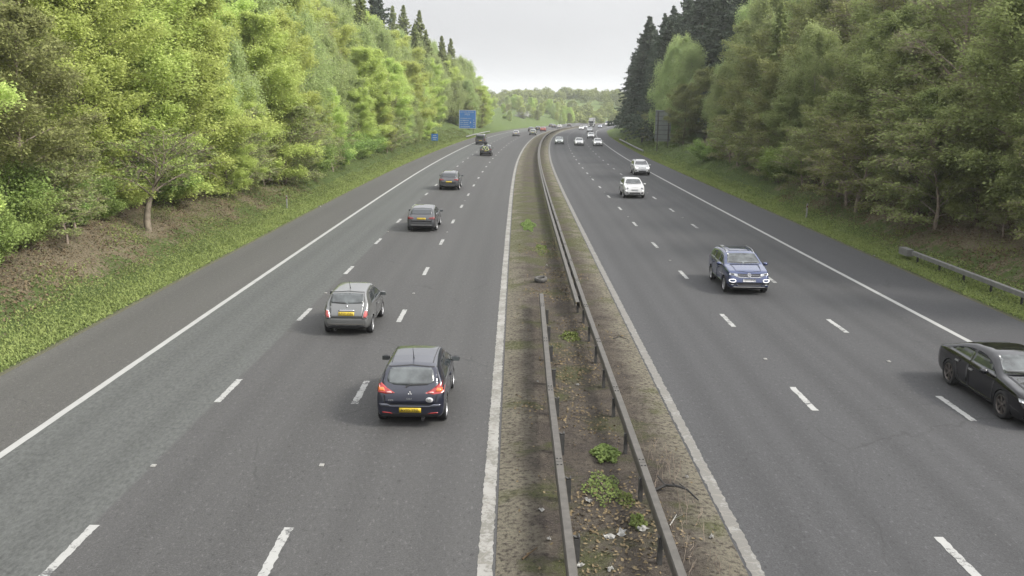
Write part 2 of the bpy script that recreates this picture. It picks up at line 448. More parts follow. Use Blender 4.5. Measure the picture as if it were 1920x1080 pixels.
# ------------------------------------------------------------------ strips along the road
def strip(name, mat, ss, oo, zf, kind='structure', parent=None, smooth=True):
    ss = np.asarray(ss, float); oo = np.asarray(oo, float)
    S, O = np.meshgrid(ss, oo, indexing='ij')
    Z = zf(S, O) if callable(zf) else np.full_like(S, zf)
    V = PA(S.ravel(), O.ravel(), Z.ravel())
    n, m = len(ss), len(oo)
    fs = [(i * m + j, i * m + j + 1, (i + 1) * m + j + 1, (i + 1) * m + j) for i in range(n - 1) for j in range(m - 1)]
    me = me_from(V, fs, smooth)
    uvl = me.uv_layers.new(name='UVMap')
    li = np.empty(len(me.loops), np.int32); me.loops.foreach_get('vertex_index', li)
    UV = np.stack([O.ravel(), S.ravel()], -1)[li]
    uvl.data.foreach_set('uv', UV.astype(np.float32).ravel())
    o = link(name, me, mat, parent)
    if kind: o['kind'] = kind
    return o
S_all = np.concatenate([np.arange(-30, 120, 2.0), np.arange(120, 870, 4.0)])
og = np.concatenate([np.arange(-300, -60, 20), np.arange(-60, -32, 3.5), np.arange(-32, -14.9, .8), [-14.86, -14.7, -8, 0, 8, 18.0, 18.14], np.arange(18.4, 36, .8), np.arange(36, 64, 3.5), np.arange(64, 305, 20)])
strip('ground', M['ground'], S_all, og, GH)
strip('road', M['road_l'], S_all, [EL + .0, DA, DB, LR, -.55], 0.0)
strip('road', M['road_r'], S_all, [3.2, RL, DC, DD, ER], 0.0)
strip('hard_shoulder', M['sh_l'], S_all, [OL - .05, -13.2, EL], 0.0)
strip('hard_shoulder', M['sh_r'], S_all, [ER, 16.5, OR + .05], 0.0)
rng = np.random.RandomState(5)
def resz(S, O):
    e = np.minimum(O + .8, 3.42 - O)
    return .008 + np.clip(e, 0, .5) * .13 + .025 * np.sin(S * 2.1 + O * 3) * np.clip(e, 0, 1) + .02 * np.sin(S * 5.3 - O * 5.1) * np.clip(e, 0, 1)
def RZ(s, o): return float(resz(np.float64(s), np.float64(o)))
strip('central_reserve', M['soil'], np.concatenate([np.arange(-20, 70, .5), np.arange(70, 600, 4)]), np.linspace(-.80, 3.42, 22), resz)
# painted lines
def edge_strip(name, mat, c, wd, s0, s1, ds, jag=0.0):
    ss = np.arange(s0, s1, ds)
    S = ss; r_ = np.random.RandomState(int(abs(c) * 100))
    a = c - wd / 2 + r_.uniform(-jag, jag, len(S)); b = c + wd / 2 + r_.uniform(-jag, jag, len(S))
    V = np.concatenate([PA(S, a, .006), PA(S, b, .006)]); n = len(S)
    me = me_from(V, [(i, n + i, n + i + 1, i + 1) for i in range(n - 1)])
    uvl = me.uv_layers.new(name='UVMap')
    li = np.empty(len(me.loops), np.int32); me.loops.foreach_get('vertex_index', li)
    UV = np.stack([np.concatenate([a, b]), np.concatenate([S, S])], -1)[li]
    uvl.data.foreach_set('uv', UV.astype(np.float32).ravel())
    o = link(name, me, mat); o['kind'] = 'structure'
    return o
edge_strip('edge_line', M['paint'], EL, .20, -20, 640, .5, .006)
edge_strip('edge_line', M['paint'], ER, .20, -20, 640, .5, .006)
edge_strip('edge_line', M['paint_reserve'], LR, .25, -20, 640, .09, .016)
edge_strip('edge_line', M['paint_reserve_r'], RL, .23, -20, 640, .09, .02)
def dashes(c, s_far):
    V = []; UV = []; F = []; r_ = np.random.RandomState(int(abs(c) * 10))
    k0 = -2
    while True:
        f = s_far + 9 * k0; k0 += 1
        if f > 560: break
        n = 24 if f < 120 else 4
        S = np.linspace(f - 2.0, f, n); j = .014 if f < 120 else 0
        a = c - .085 + r_.uniform(-j, j, n); b_ = c + .085 + r_.uniform(-j, j, n)
        base = len(V) 
        V += list(PA(S, a, .006)) + list(PA(S, b_, .006)); UV += list(np.stack([a, S], -1)) + list(np.stack([b_, S], -1))
        F += [(base + i, base + n + i, base + n + i + 1, base + i + 1) for i in range(n - 1)]
    me = me_from(V, F)
    uvl = me.uv_layers.new(name='UVMap')
    li = np.empty(len(me.loops), np.int32); me.loops.foreach_get('vertex_index', li)
    uvl.data.foreach_set('uv', np.array(UV)[li].astype(np.float32).ravel())
    o = link('lane_line', me, M['paint_worn']); o['kind'] = 'structure'
dashes(DA, 15.53); dashes(DB, 15.53); dashes(DC, 15.48); dashes(DD, 23.83)

# far hill behind the bend
def hillz(x, y):
    base = -11.0
    d = np.clip((y - 560) / 260, 0, 1); d = d * d * (3 - 2 * d)
    return base + d * (15.5 + 2.0 * np.sin(x * .013 + 1) + 1.5 * np.sin(x * .031)) + np.clip((y - 900) / 900, 0, 1) * 10
xs = np.arange(-1500, 1900, 40.0); ys = np.concatenate([np.arange(430, 1000, 20.0), np.arange(1000, 4200, 200.0)])
XX, YY = np.meshgrid(xs, ys, indexing='ij')
HZ = hillz(XX, YY) - np.clip((520 - YY) / 60, 0, 1) * 8
hv = np.stack([XX.ravel(), YY.ravel(), HZ.ravel()], -1); m_ = len(ys)
o = link('hills', me_from(hv, [(i * m_ + j, (i + 1) * m_ + j, (i + 1) * m_ + j + 1, i * m_ + j + 1) for i in range(len(xs) - 1) for j in range(m_ - 1)], True), M['hill'])
o['kind'] = 'structure'
#--END-SETTING--

# ------------------------------------------------------------------ vehicles
def lerp_pts(pts):
    xs_ = [p[0] for p in pts]; zs_ = [p[1] for p in pts]
    return lambda x: float(np.interp(x, xs_, zs_))
def mesh_eval(o):
    dg = bpy.context.evaluated_depsgraph_get()
    dg.update()
    return bpy.data.meshes.new_from_object(o.evaluated_get(dg))

class Car:
    """lofted body shell; other parts are laid on it by casting rays at it"""
    def __init__(c, sp, lod):
        c.sp = sp; c.lod = lod
        c.sil = lerp_pts(sp['sil']); c.belt = lerp_pts(sp['belt']); c.plan = lerp_pts(sp['plan']); c.bot = lerp_pts(sp['bot'])
        c.tum = sp.get('tum', .42)
        L = sp['L'] / 2
        st = sorted(set([round(p[0], 3) for p in sp['sil']] + [round(p[0], 3) for p in sp['belt']] + [round(p[0], 3) for p in sp['plan']] + [round(x, 3) for x in np.linspace(-L + .25, L - .25, 13)]))
        st2 = [st[0]]
        for x in st[1:]:
            if x - st2[-1] > .018: st2.append(x)
        c.st = st2
        secs = [c.section(x) for x in st2]
        n = len(secs[0])
        vs, fs, mi = [], [], []
        for x, sec in zip(st2, secs):
            for y, z in sec: vs.append((x, y, z))
            for y, z in sec[-2:0:-1]: vs.append((x, -y, z))
        m = 2 * n - 2
        for i in range(len(secs) - 1):
            for k in range(m):
                fs.append((i * m + k, (i + 1) * m + k, (i + 1) * m + (k + 1) % m, i * m + (k + 1) % m))
                kk = k if k < n - 1 else m - 1 - k
                x = (st2[i] + st2[i + 1]) / 2
                dark = kk <= 1 or (kk <= sp.get('clad', 1))
                mi.append(1 if dark else 0)
        fs.append(tuple(range(m))); mi.append(0)
        fs.append(tuple((len(secs) - 1) * m + k for k in range(m))[::-1]); mi.append(0)
        me = me_from(vs, fs, True, mi)
        me.materials.append(M['trim']); me.materials.append(M['plastic'])
        tmp = bpy.data.objects.new('t', me); COL.objects.link(tmp)
        md = tmp.modifiers.new('s', 'SUBSURF'); md.levels = lod; md.render_levels = lod
        full = mesh_eval(tmp)
        c.bvh = BVHTree.FromPolygons([v.co[:] for v in full.vertices], [p.vertices[:] for p in full.polygons])
        # cut the wheel arches
        cut = MB()
        for xa in sp['ax']:
            for sg in (-1, 1):
                nn = 28; ra = sp['r'] + sp.get('gap', .055); w0 = sg * (sp['W'] / 2 - .36); w1 = sg * (sp['W'] / 2 + .2)
                vs = [(xa + ra * math.cos(2 * PI * k / nn), yy, sp['r'] + ra * math.sin(2 * PI * k / nn)) for yy in (min(w0, w1), max(w0, w1)) for k in range(nn)]
                cut.add(vs, [(k, k + nn, (k + 1) % nn + nn, (k + 1) % nn) for k in range(nn)] + [tuple(range(nn)), tuple(range(nn, 2 * nn))[::-1]], 1)
        cme = cut.me(); cme.materials.append(M['trim']); cme.materials.append(M['plastic'])
        bm = bmesh.new(); bm.from_mesh(cme); bmesh.ops.recalc_face_normals(bm, faces=bm.faces); bm.to_mesh(cme); bm.free()
        bm = bmesh.new(); bm.from_mesh(full); bmesh.ops.recalc_face_normals(bm, faces=bm.faces); bm.to_mesh(full); bm.free()
        co = bpy.data.objects.new('c', cme); COL.objects.link(co)
        tmp.modifiers.clear(); tmp.data = full
        md = tmp.modifiers.new('b', 'BOOLEAN'); md.operation = 'DIFFERENCE'; md.object = co; md.solver = 'EXACT'
        c.body = mesh_eval(tmp)
        if len(c.body.polygons) < 50: c.body = full
        bpy.data.objects.remove(tmp); bpy.data.objects.remove(co)
        c.body.polygons.foreach_set('use_smooth', [True] * len(c.body.polygons))
        try: c.body.set_sharp_from_angle(angle=R(42))
        except Exception: pass
    def section(c, x):
        w_ = c.plan(x); z0 = c.bot(x); zs = c.sil(x); b = min(c.belt(x), zs - .025)
        h = b - z0; t = zs - b
        ye = w_ * .945 - c.tum * t * .86
        s_ = c.sp.get('side', (.93, .985, 1.0, .995, .965))
        return [(0, z0), (w_ * .78, z0), (w_ * s_[0], z0 + .05 * h), (w_ * s_[1], z0 + .26 * h), (w_ * s_[2], z0 + .55 * h), (w_ * s_[3], z0 + .82 * h), (w_ * s_[4], b),
                (w_ * .945 - c.tum * t * .42, b + t * .45), (ye, b + t * .86), (ye * .86, b + t * .955), (ye * .5, zs - .006), (0, zs)]
    def edge(c, x):
        zs = c.sil(x); b = min(c.belt(x), zs - .025); return b, zs - b
    def hit(c, axis, a, b, off):
        """axis 'r' rear, 'f' front (a=y,b=z); 'l'/'s' left/right side (a=x,b=z); 't' top (a=x,b=y)"""
        o_, d = {'r': ((-9, a, b), (1, 0, 0)), 'f': ((9, a, b), (-1, 0, 0)), 'l': ((a, 9, b), (0, -1, 0)), 's': ((a, -9, b), (0, 1, 0)), 't': ((a, b, 9), (0, 0, -1))}[axis]
        p, n, i, q = c.bvh.ray_cast(Vector(o_), Vector(d))
        if p is None:
            L = c.sp['L'] / 2; W = c.sp['W'] / 2
            g = {'r': (-L, a, b), 'f': (L, a, b), 'l': (a, W, b), 's': (a, -W, b), 't': (a, b, c.sp['H'])}[axis]
            p, n, i, q = c.bvh.find_nearest(Vector(g))
        if n.dot(Vector(d)) > 0: n = -n
        return p + n * off
    def patch(c, axis, poly, off=.006, step=.07, mb=None, mi=0, skirt=.012):
        bm = bmesh.new()
        vs = [bm.verts.new((p[0], p[1], 0)) for p in poly]
        bm.faces.new(vs)
        xs_ = [p[0] for p in poly]; ys_ = [p[1] for p in poly]
        for lo, hi, n in ((min(xs_), max(xs_), (1, 0, 0)), (min(ys_), max(ys_), (0, 1, 0))):
            k = int((hi - lo) / step)
            for i in range(1, k + 1):
                v = lo + (hi - lo) * i / (k + 1)
                bmesh.ops.bisect_plane(bm, geom=bm.verts[:] + bm.edges[:] + bm.faces[:], plane_co=(v if n[0] else 0, v if n[1] else 0, 0), plane_no=n)
        bm.verts.ensure_lookup_table(); bm.verts.index_update()
        pts = [c.hit(axis, v.co.x, v.co.y, off) for v in bm.verts]
        inn = [c.hit(axis, v.co.x, v.co.y, off - skirt) for v in bm.verts]
        fs = [tuple(v.index for v in f.verts) for f in bm.faces]
        # face outwards
        f0 = fs[0]; nn = (pts[f0[1]] - pts[f0[0]]).cross(pts[f0[2]] - pts[f0[1]])
        cen = Vector((0, 0, .7)) if axis != 't' else Vector((0, 0, 0))
        out = {'r': Vector((-1, 0, 0)), 'f': Vector((1, 0, 0)), 'l': Vector((0, 1, 0)), 's': Vector((0, -1, 0)), 't': Vector((0, 0, 1))}[axis]
        flip = nn.dot(out) < 0
        if flip: fs = [f[::-1] for f in fs]
        be = [(e.verts[0].index, e.verts[1].index) for e in bm.edges if len(e.link_faces) == 1]
        bm.free()
        nv = len(pts)
        sk = [(a, b, b + nv, a + nv) for a, b in be]
        m = mb or MB()
        m.add(pts + inn, fs + sk, mi)
        m.nsm = getattr(m, 'nsm', []) + [True] * len(fs) + [False] * len(sk)
        return m
    def band(c, axis, poly, wd, off=.008, closed=True, mb=None, mi=0):
        pts = [Vector((p[0], p[1])) for p in poly]
        if closed: pts.append(pts[0])
        rs = []
        for a, b in zip(pts[:-1], pts[1:]):
            k = max(1, int((b - a).length / .06))
            rs += [a.lerp(b, i / k) for i in range(k)]
        if not closed: rs.append(pts[-1])
        n = len(rs); i1, i2 = [], []
        for i in range(n):
            d = (rs[(i + 1) % n] - rs[i - 1]) if closed else (rs[min(i + 1, n - 1)] - rs[max(i - 1, 0)])
            d.normalize(); q = Vector((-d.y, d.x)) * wd / 2
            i1.append(rs[i] + q); i2.append(rs[i] - q)
        V = [c.hit(axis, p.x, p.y, off) for p in i1 + i2]
        V += [c.hit(axis, p.x, p.y, off - .012) for p in i1 + i2]
        F = []
        for i in range(n if closed else n - 1):
            j = (i + 1) % n
            F += [(i, j, n + j, n + i), (i, 2 * n + i, 2 * n + j, j), (n + i, n + j, 3 * n + j, 3 * n + i)]
        m = mb or MB(); m.add(V, F, mi); m.nsm = getattr(m, 'nsm', []) + [False] * len(F)
        return m
def put(m, name, mats, parent):
    me = m.me(False)
    if hasattr(m, 'nsm') and len(m.nsm) == len(me.polygons): me.polygons.foreach_set('use_smooth', m.nsm)
    return link(name, me, mats, parent)
def mirror(poly): return [(-p[0], p[1]) for p in poly][::-1]
def ell(cy, cz, ry, rz, n=20): return [(cy + ry * math.cos(2 * PI * k / n), cz + rz * math.sin(2 * PI * k / n)) for k in range(n)]
def text_mesh(body, size):
    cu = bpy.data.curves.new('t', 'FONT'); cu.body = body; cu.size = size; cu.align_x = 'CENTER'; cu.align_y = 'CENTER'; cu.resolution_u = 2
    o_ = bpy.data.objects.new('t', cu); COL.objects.link(o_)
    me = mesh_eval(o_); bpy.data.objects.remove(o_)
    return me
def letter(c, axis, body, size, ya, za, off, width=None):
    me = text_mesh(body, size)
    xs_ = [v.co.x for v in me.vertices]; k = 1.0
    if width: k = width / (max(xs_) - min(xs_))
    sg = -1 if axis == 'r' else 1           # read from behind +y is on the left
    vs = [c.hit(axis, ya + sg * v.co.x * k, za + v.co.y, off) for v in me.vertices]
    return me_from(vs, [p.vertices[:] for p in me.polygons])

_wheel_cache = {}
def wheel_meshes(r, wd, spokes, rimmat):
    key = (r, wd, spokes, rimmat.name)
    if key in _wheel_cache: return _wheel_cache[key]
    rr = r * .70
    hub = MB(); hub.lathe([(0, -wd * .30), (rr * .96, -wd * .30), (rr * .96, wd * .2), (0, wd * .2)], 20)
    ty = MB(); ty.lathe([(rr, -wd * .44), (r * .93, -wd / 2), (r * .985, -wd * .40), (r, -wd * .2), (r, wd * .2), (r * .985, wd * .40), (r * .93, wd / 2), (rr * 1.03, wd * .47), (rr, wd * .40)], 32)
    rim = MB(); rim.lathe([(rr, wd * .44), (rr * .93, wd * .46), (rr * .89, wd * .36), (rr * .89, wd * .1)], 28)
    rim.lathe([(0, wd * .44), (rr * .19, wd * .43), (rr * .22, wd * .34)], 14)
    for k in range(spokes):
        t = 2 * PI * k / spokes
        for dt in (-.13, .13):
            a = Vector((math.cos(t) * rr * .17, wd * .37, math.sin(t) * rr * .17)); b = Vector((math.cos(t + dt) * rr * .92, wd * .42, math.sin(t + dt) * rr * .92))
            d = (b - a).normalized(); nn = Vector((0, 1, 0)); q = d.cross(nn).normalized() * rr * .075
            vs = [a + q, a - q, b - q, b + q]
            rim.add(vs + [v - Vector((0, wd * .12, 0)) for v in vs], [(0, 1, 2, 3), (0, 4, 5, 1), (1, 5, 6, 2), (2, 6, 7, 3), (3, 7, 4, 0)])
    out = (hub.me(True), ty.me(True), rim.me(False))
    out[0].materials.append(M['plastic']); out[1].materials.append(M['rubber']); out[2].materials.append(rimmat)
    _wheel_cache[key] = out
    return out

def make_car(name, label, cat, sp, paint, loc, rz, lod=2, detail=2, group=None):
    c = Car(sp, lod)
    t = empty(name, loc, rz); tag(t, label, cat, group)
    glass = M[sp.get('glassm', 'glass')]
    link('body', c.body, [paint, M['plastic']], t)
    W = sp['W'] / 2
    # side windows
    xb, xt, xf = sp['dlo']
    def zlo(x): b, tt = c.edge(x); return b + .035
    def zhi(x): b, tt = c.edge(x); return b + max(.04, tt * .86 - .085)
    splits = [None] + list(sp.get('pillars', [])) + [None]
    for ax, sgn in (('l', 1), ('s', -1)):
        for i in range(len(splits) - 1):
            lo = splits[i]; hi = splits[i + 1]
            P_ = []
            x0b, x0t = (xb, xt) if lo is None else (lo + .03, lo + .03)
            x1 = xf if hi is None else hi - .03
            n = 9
            bot_ = [(x0b + (x1 - x0b) * k / n, zlo(x0b + (x1 - x0b) * k / n)) for k in range(n + 1)]
            top_ = [(x1 + (x0t - x1) * k / n, zhi(x1 + (x0t - x1) * k / n)) for k in range(n + 1)]
            top_ = [(x, max(z, zlo(x) + .02)) for x, z in top_]
            w_ = put(c.patch(ax, bot_ + top_, .006, .09), 'window', glass, t)
            if detail >= 2 and sp.get('frame'):
                put(c.band(ax, bot_, .022, .012, False), 'window_trim', M[sp['frame']], w_)
    # windscreen and rear window
    def fy(z, front):
        xs_ = np.linspace(0, sp['L'] / 2, 80) * (1 if front else -1)
        for x in xs_:
            if c.sil(x) <= z:
                b, tt = c.edge(x); return c.plan(x) * .945 - c.tum * tt * .86
        return .5
    z0, z1 = sp['ws']
    zz = np.linspace(z0, z1, 5)
    hw = [sp['ws_w'][0] + (sp['ws_w'][1] - sp['ws_w'][0]) * k / 4 for k in range(5)]
    wsp = [(-hw[k], zz[k]) for k in range(5)][::-1] + [(-hw[0] * .5, z0 - .012), (0, z0 - .02), (hw[0] * .5, z0 - .012)] + [(hw[k], zz[k]) for k in range(5)] + [(hw[4] * .5, z1 + .012), (0, z1 + .016), (-hw[4] * .5, z1 + .012)]
    ws = put(c.patch('f', wsp, .006, .1), 'windscreen', M[sp.get('wsm', 'glass_l')], t)
    if detail >= 2:
        put(c.band('f', [(-hw[0] * .9, z0 + .03), (-.05, z0 + .01)], .018, .022, False), 'wiper', M['black'], ws)
        put(c.band('f', [(.02, z0 + .01), (hw[0] * .85, z0 + .02)], .018, .022, False), 'wiper', M['black'], ws)
    rw = put(c.patch('r', sp['rw'], .008, .08), 'rear_window', M[sp.get('rwm', 'glass')], t)
    if detail >= 2 and sp.get('rear_wiper'):
        q = sp['rear_wiper']; put(c.band('r', q, .022, .03, False), 'rear_wiper', M['black'], rw)
    # lamps
    for i, (m1, m2) in enumerate(((0, 0), (1, 1))):
        f = (lambda p: p) if i == 0 else mirror
        tl = None
        for k, (poly, mat) in enumerate(sp['tail']):
            o_ = put(c.patch('r', f(poly), .010 + .004 * k, .05), 'tail_light' if k == 0 else 'lens', M[mat], tl or t)
            if k == 0: tl = o_
        hl = None
        for k, (poly, mat) in enumerate(sp['head']):
            o_ = put(c.patch('f', f(poly), .010 + .004 * k, .05), 'headlight' if k == 0 else 'lens', M[mat], hl or t)
            if k == 0: hl = o_
        for nm, poly, mat in sp.get('rear_pairs', []) if detail >= 1 else []:
            put(c.patch('r', f(poly), .012, .05), nm, M[mat], t)
        for nm, poly, mat in sp.get('front_pairs', []) if detail >= 1 else []:
            put(c.patch('f', f(poly), .014, .05), nm, M[mat], t)
    for nm, poly, mat, off in sp.get('front', []):
        put(c.patch('f', poly, off, .06), nm, paint if mat == 'paint' else M[mat], t)
    for nm, poly, mat, off in sp.get('rear', []):
        put(c.patch('r', poly, off, .06), nm, paint if mat == 'paint' else M[mat], t)
    # number plates
    if detail >= 1:
        for ax, key, mat in (('r', 'plate_r', 'yellow'), ('f', 'plate_f', 'white')):
            z = sp[key]
            o_ = put(c.patch(ax, [(-.26, z - .056), (.26, z - .056), (.26, z + .056), (-.26, z + .056)], .020, .13), 'number_plate', M[mat], t)
            reg = sp.get('reg')
            if reg and detail >= 2: link('lettering', letter(c, ax, reg, .095, 0, z, .024, .45), M['black'], o_)
    # wheels
    hubm, tym, rimm = wheel_meshes(sp['r'], .205, sp.get('spokes', 5), M[sp.get('rimm', 'alloy')])
    for xa in sp['ax']:
        for sg in (1, -1):
            h = bpy.data.objects.new('wheel', hubm); COL.objects.link(h); h.parent = t
            h.location = (xa, sg * (W - .118), sp['r']); h.rotation_euler = (0, random.uniform(0, 1), 0 if sg > 0 else PI)
            for nm, me in (('tyre', tym), ('rim', rimm)):
                q = bpy.data.objects.new(nm, me); COL.objects.link(q); q.parent = h
    # mirrors
    xm, zm = sp['mir']
    ym = c.plan(xm) * .95
    for sg in (1, -1):
        mb = MB()
        prof = [(-.06, .02), (-.05, .055), (0, .078), (.05, .066), (.085, .03)]
        n = 10
        vs = []
        for px_, rr in prof:
            for k in range(n):
                a = 2 * PI * k / n
                vs.append((xm + px_, sg * (ym + .125) + sg * rr * 1.45 * math.cos(a), zm + rr * math.sin(a)))
        mb.add(vs, [(i * n + k, i * n + (k + 1) % n, (i + 1) * n + (k + 1) % n, (i + 1) * n + k) for i in range(len(prof) - 1) for k in range(n)] + [tuple(range(n))[::-1], tuple(len(vs) - n + k for k in range(n))])
        mb.tube([(xm, sg * (ym - .05), zm - .05), (xm, sg * (ym + .06), zm - .035)], .025, 6)
        mo = mb.build('door_mirror', paint if sp.get('mirp', True) else M['plastic'], t, True)
        if detail >= 2:
            g = MB(); g.box((xm - .058, sg * (ym + .125), zm), (.008, .19, .11))
            g.build('mirror_glass', M['glass_l'], mo)
    # doors, bonnet, tailgate: panels with dark shut lines
    if detail >= 2:
        for poly in sp.get('doors', []):
            for ax in ('l', 's'):
                m = c.patch(ax, poly, .002, .12, None, 0, .004)
                m = c.band(ax, poly, .013, .005, True, m, 1)
                d = put(m, 'door', [paint, M['black']], t)
                xs_ = [p[0] for p in poly]; zs_ = [p[1] for p in poly]
                xh = min(xs_) + .13; zh = max(zs_) - .10
                put(c.patch(ax, [(xh - .09, zh - .018), (xh + .09, zh - .018), (xh + .09, zh + .018), (xh - .09, zh + .018)], .035, .06, None, 0, .03), 'door_handle', M[sp['handle']] if sp.get('handle') else paint, d)
        if sp.get('bonnet'):
            poly = sp['bonnet'] + [(x, -y) for x, y in sp['bonnet'][::-1]]
            m = c.patch('t', poly, .002, .12, None, 0, .004); m = c.band('t', poly, .014, .005, True, m, 1)
            put(m, 'bonnet', [paint, M['black']], t)
        if sp.get('tailgate'):
            m = c.patch('r', sp['tailgate'], .002, .1, None, 0, .004); m = c.band('r', sp['tailgate'], .013, .005, True, m, 1)
            put(m, 'tailgate', [paint, M['black']], t)
    if sp.get('roof'):
        poly, mat = sp['roof']
        put(c.patch('t', poly + [(x, -y) for x, y in poly[::-1]], .005, .12), 'roof_panel', M[mat] if mat in M else paint, t)
    if sp.get('rails') and detail >= 1:
        x0, x1, y = sp['rails']
        for sg in (1, -1):
            pts = []
            for k in range(9):
                x = x0 + (x1 - x0) * k / 8
                p = c.hit('t', x, sg * y, .0)
                pts.append(p + Vector((0, 0, .045 if 0 < k < 8 else .0)))
            mb = MB(); mb.tube(pts, .019, 6); mb.build('roof_rail', M[sp.get('railm', 'chrome')], t, True)
    if sp.get('ditch') and detail >= 2:
        for sg in (1, -1):
            put(c.band('t', [(sp['ditch'][0], sg * sp['ditch'][2]), (sp['ditch'][1], sg * sp['ditch'][3])], .03, .006, False), 'roof_ditch', M['trim'], t)
    if sp.get('aerial') and detail >= 2:
        x = sp['aerial']; p = c.hit('t', x, 0, 0)
        mb = MB(); mb.tube([p, p + Vector((-.03, 0, .05)), p + Vector((-.20, 0, .30))], [.016, .010, .004], 6); mb.build('aerial', M['black'], t)
    if sp.get('exhaust') and detail >= 2:
        y, z = sp['exhaust']; mb = MB(); x = -sp['L'] / 2
        mb.lathe([(.03, 0), (.036, 0), (.036, .18)], 10, 0, 'y'); me = mb.me()
        e = link('exhaust', me, M['chrome'], t); e.location = (x + .02, y, z); e.rotation_euler = (0, 0, -PI / 2)
    t['_c'] = 0; del t['_c']
    return t, c

def plan_std(L, W, fn=.80, rn=.86):
    h = W / 2; l = L / 2
    return [(-l, h * rn * .86), (-l + .03, h * rn), (-l + .12, h * (rn + .06)), (-l + .30, h * .965), (-l + .7, h * .99), (0, h), (l - .9, h * .99), (l - .5, h * .965), (l - .25, h * .92), (l - .10, h * (fn + .06)), (l - .03, h * fn), (l, h * fn * .88)]
def bot_std(L, z=.20, f=.26, r=.28):
    l = L / 2
    return [(-l, r + .10), (-l + .06, r), (-l + .5, z), (l - .5, z), (l - .06, f), (l, f + .08)]

COLT = dict(L=3.87, W=1.695, H=1.52, r=.298, ax=(-1.22, 1.28), tum=.40,
    sil=[(-1.935, .56), (-1.915, .70), (-1.885, .84), (-1.83, .95), (-1.76, 1.06), (-1.55, 1.36), (-1.48, 1.43), (-1.30, 1.475), (-.8, 1.515), (-.2, 1.52), (.25, 1.47), (.55, 1.37), (1.16, 1.03), (1.45, .95), (1.72, .85), (1.86, .70), (1.935, .50)],
    belt=[(-1.935, .55), (-1.85, .86), (-1.7, 1.02), (-1.2, .99), (.3, .93), (1.2, .90), (1.935, .50)],
    plan=plan_std(3.87, 1.695, .78, .90), bot=bot_std(3.87, .19, .24, .27), dlo=(-1.25, -1.0, 1.0), pillars=(-.15,), ws=(1.05, 1.40), ws_w=(.68, .55),
    rw=[(-.545, 1.10), (-.40, 1.04), (0, 1.02), (.40, 1.04), (.545, 1.10), (.57, 1.17), (.525, 1.33), (.47, 1.39), (0, 1.41), (-.47, 1.39), (-.525, 1.33), (-.57, 1.17)], rwm='glass_l',
    rear_wiper=[(.12, .985), (.02, 1.035), (-.40, 1.055)],
    tail=[([(.36, .865), (.56, .845), (.795, .88), (.80, 1.00), (.765, 1.10), (.70, 1.085), (.55, .97)], 'red'), ([(.60, .90), (.75, .91), (.76, .985), (.64, .985)], 'amber'), ([(.42, .87), (.56, .862), (.56, .90), (.47, .90)], 'pink')],
    head=[([(.40, .62), (.70, .66), (.66, .80), (.45, .74)], 'lens')],
    rear_pairs=[('reflector', [(.42, .375), (.66, .395), (.66, .418), (.50, .408)], 'red')],
    rear=[('bumper_top', [(-.74, .615), (-.70, .56), (-.50, .545), (.50, .545), (.70, .56), (.74, .615), (.56, .62), (.46, .572), (-.46, .572), (-.56, .62)], 'bumperlit', .016)],
    front=[('grille', [(-.35, .34), (.35, .34), (.40, .55), (-.40, .55)], 'plastic', .008)],
    tailgate=[(-.60, .60), (.60, .60), (.64, .84), (.68, 1.12), (.60, 1.40), (0, 1.44), (-.60, 1.40), (-.68, 1.12), (-.64, .84)],
    doors=[[(-.28, .34), (.92, .34), (.98, .88), (-.22, .95)]], bonnet=[(1.10, .0), (1.10, .62), (1.72, .55), (1.80, .0)],
    plate_r=.465, plate_f=.42, mir=(.72, 1.0), aerial=-1.0, exhaust=(-.30, .23), reg='AV05 YNL', ditch=(-1.28, .3, .50, .53), mirp=False)
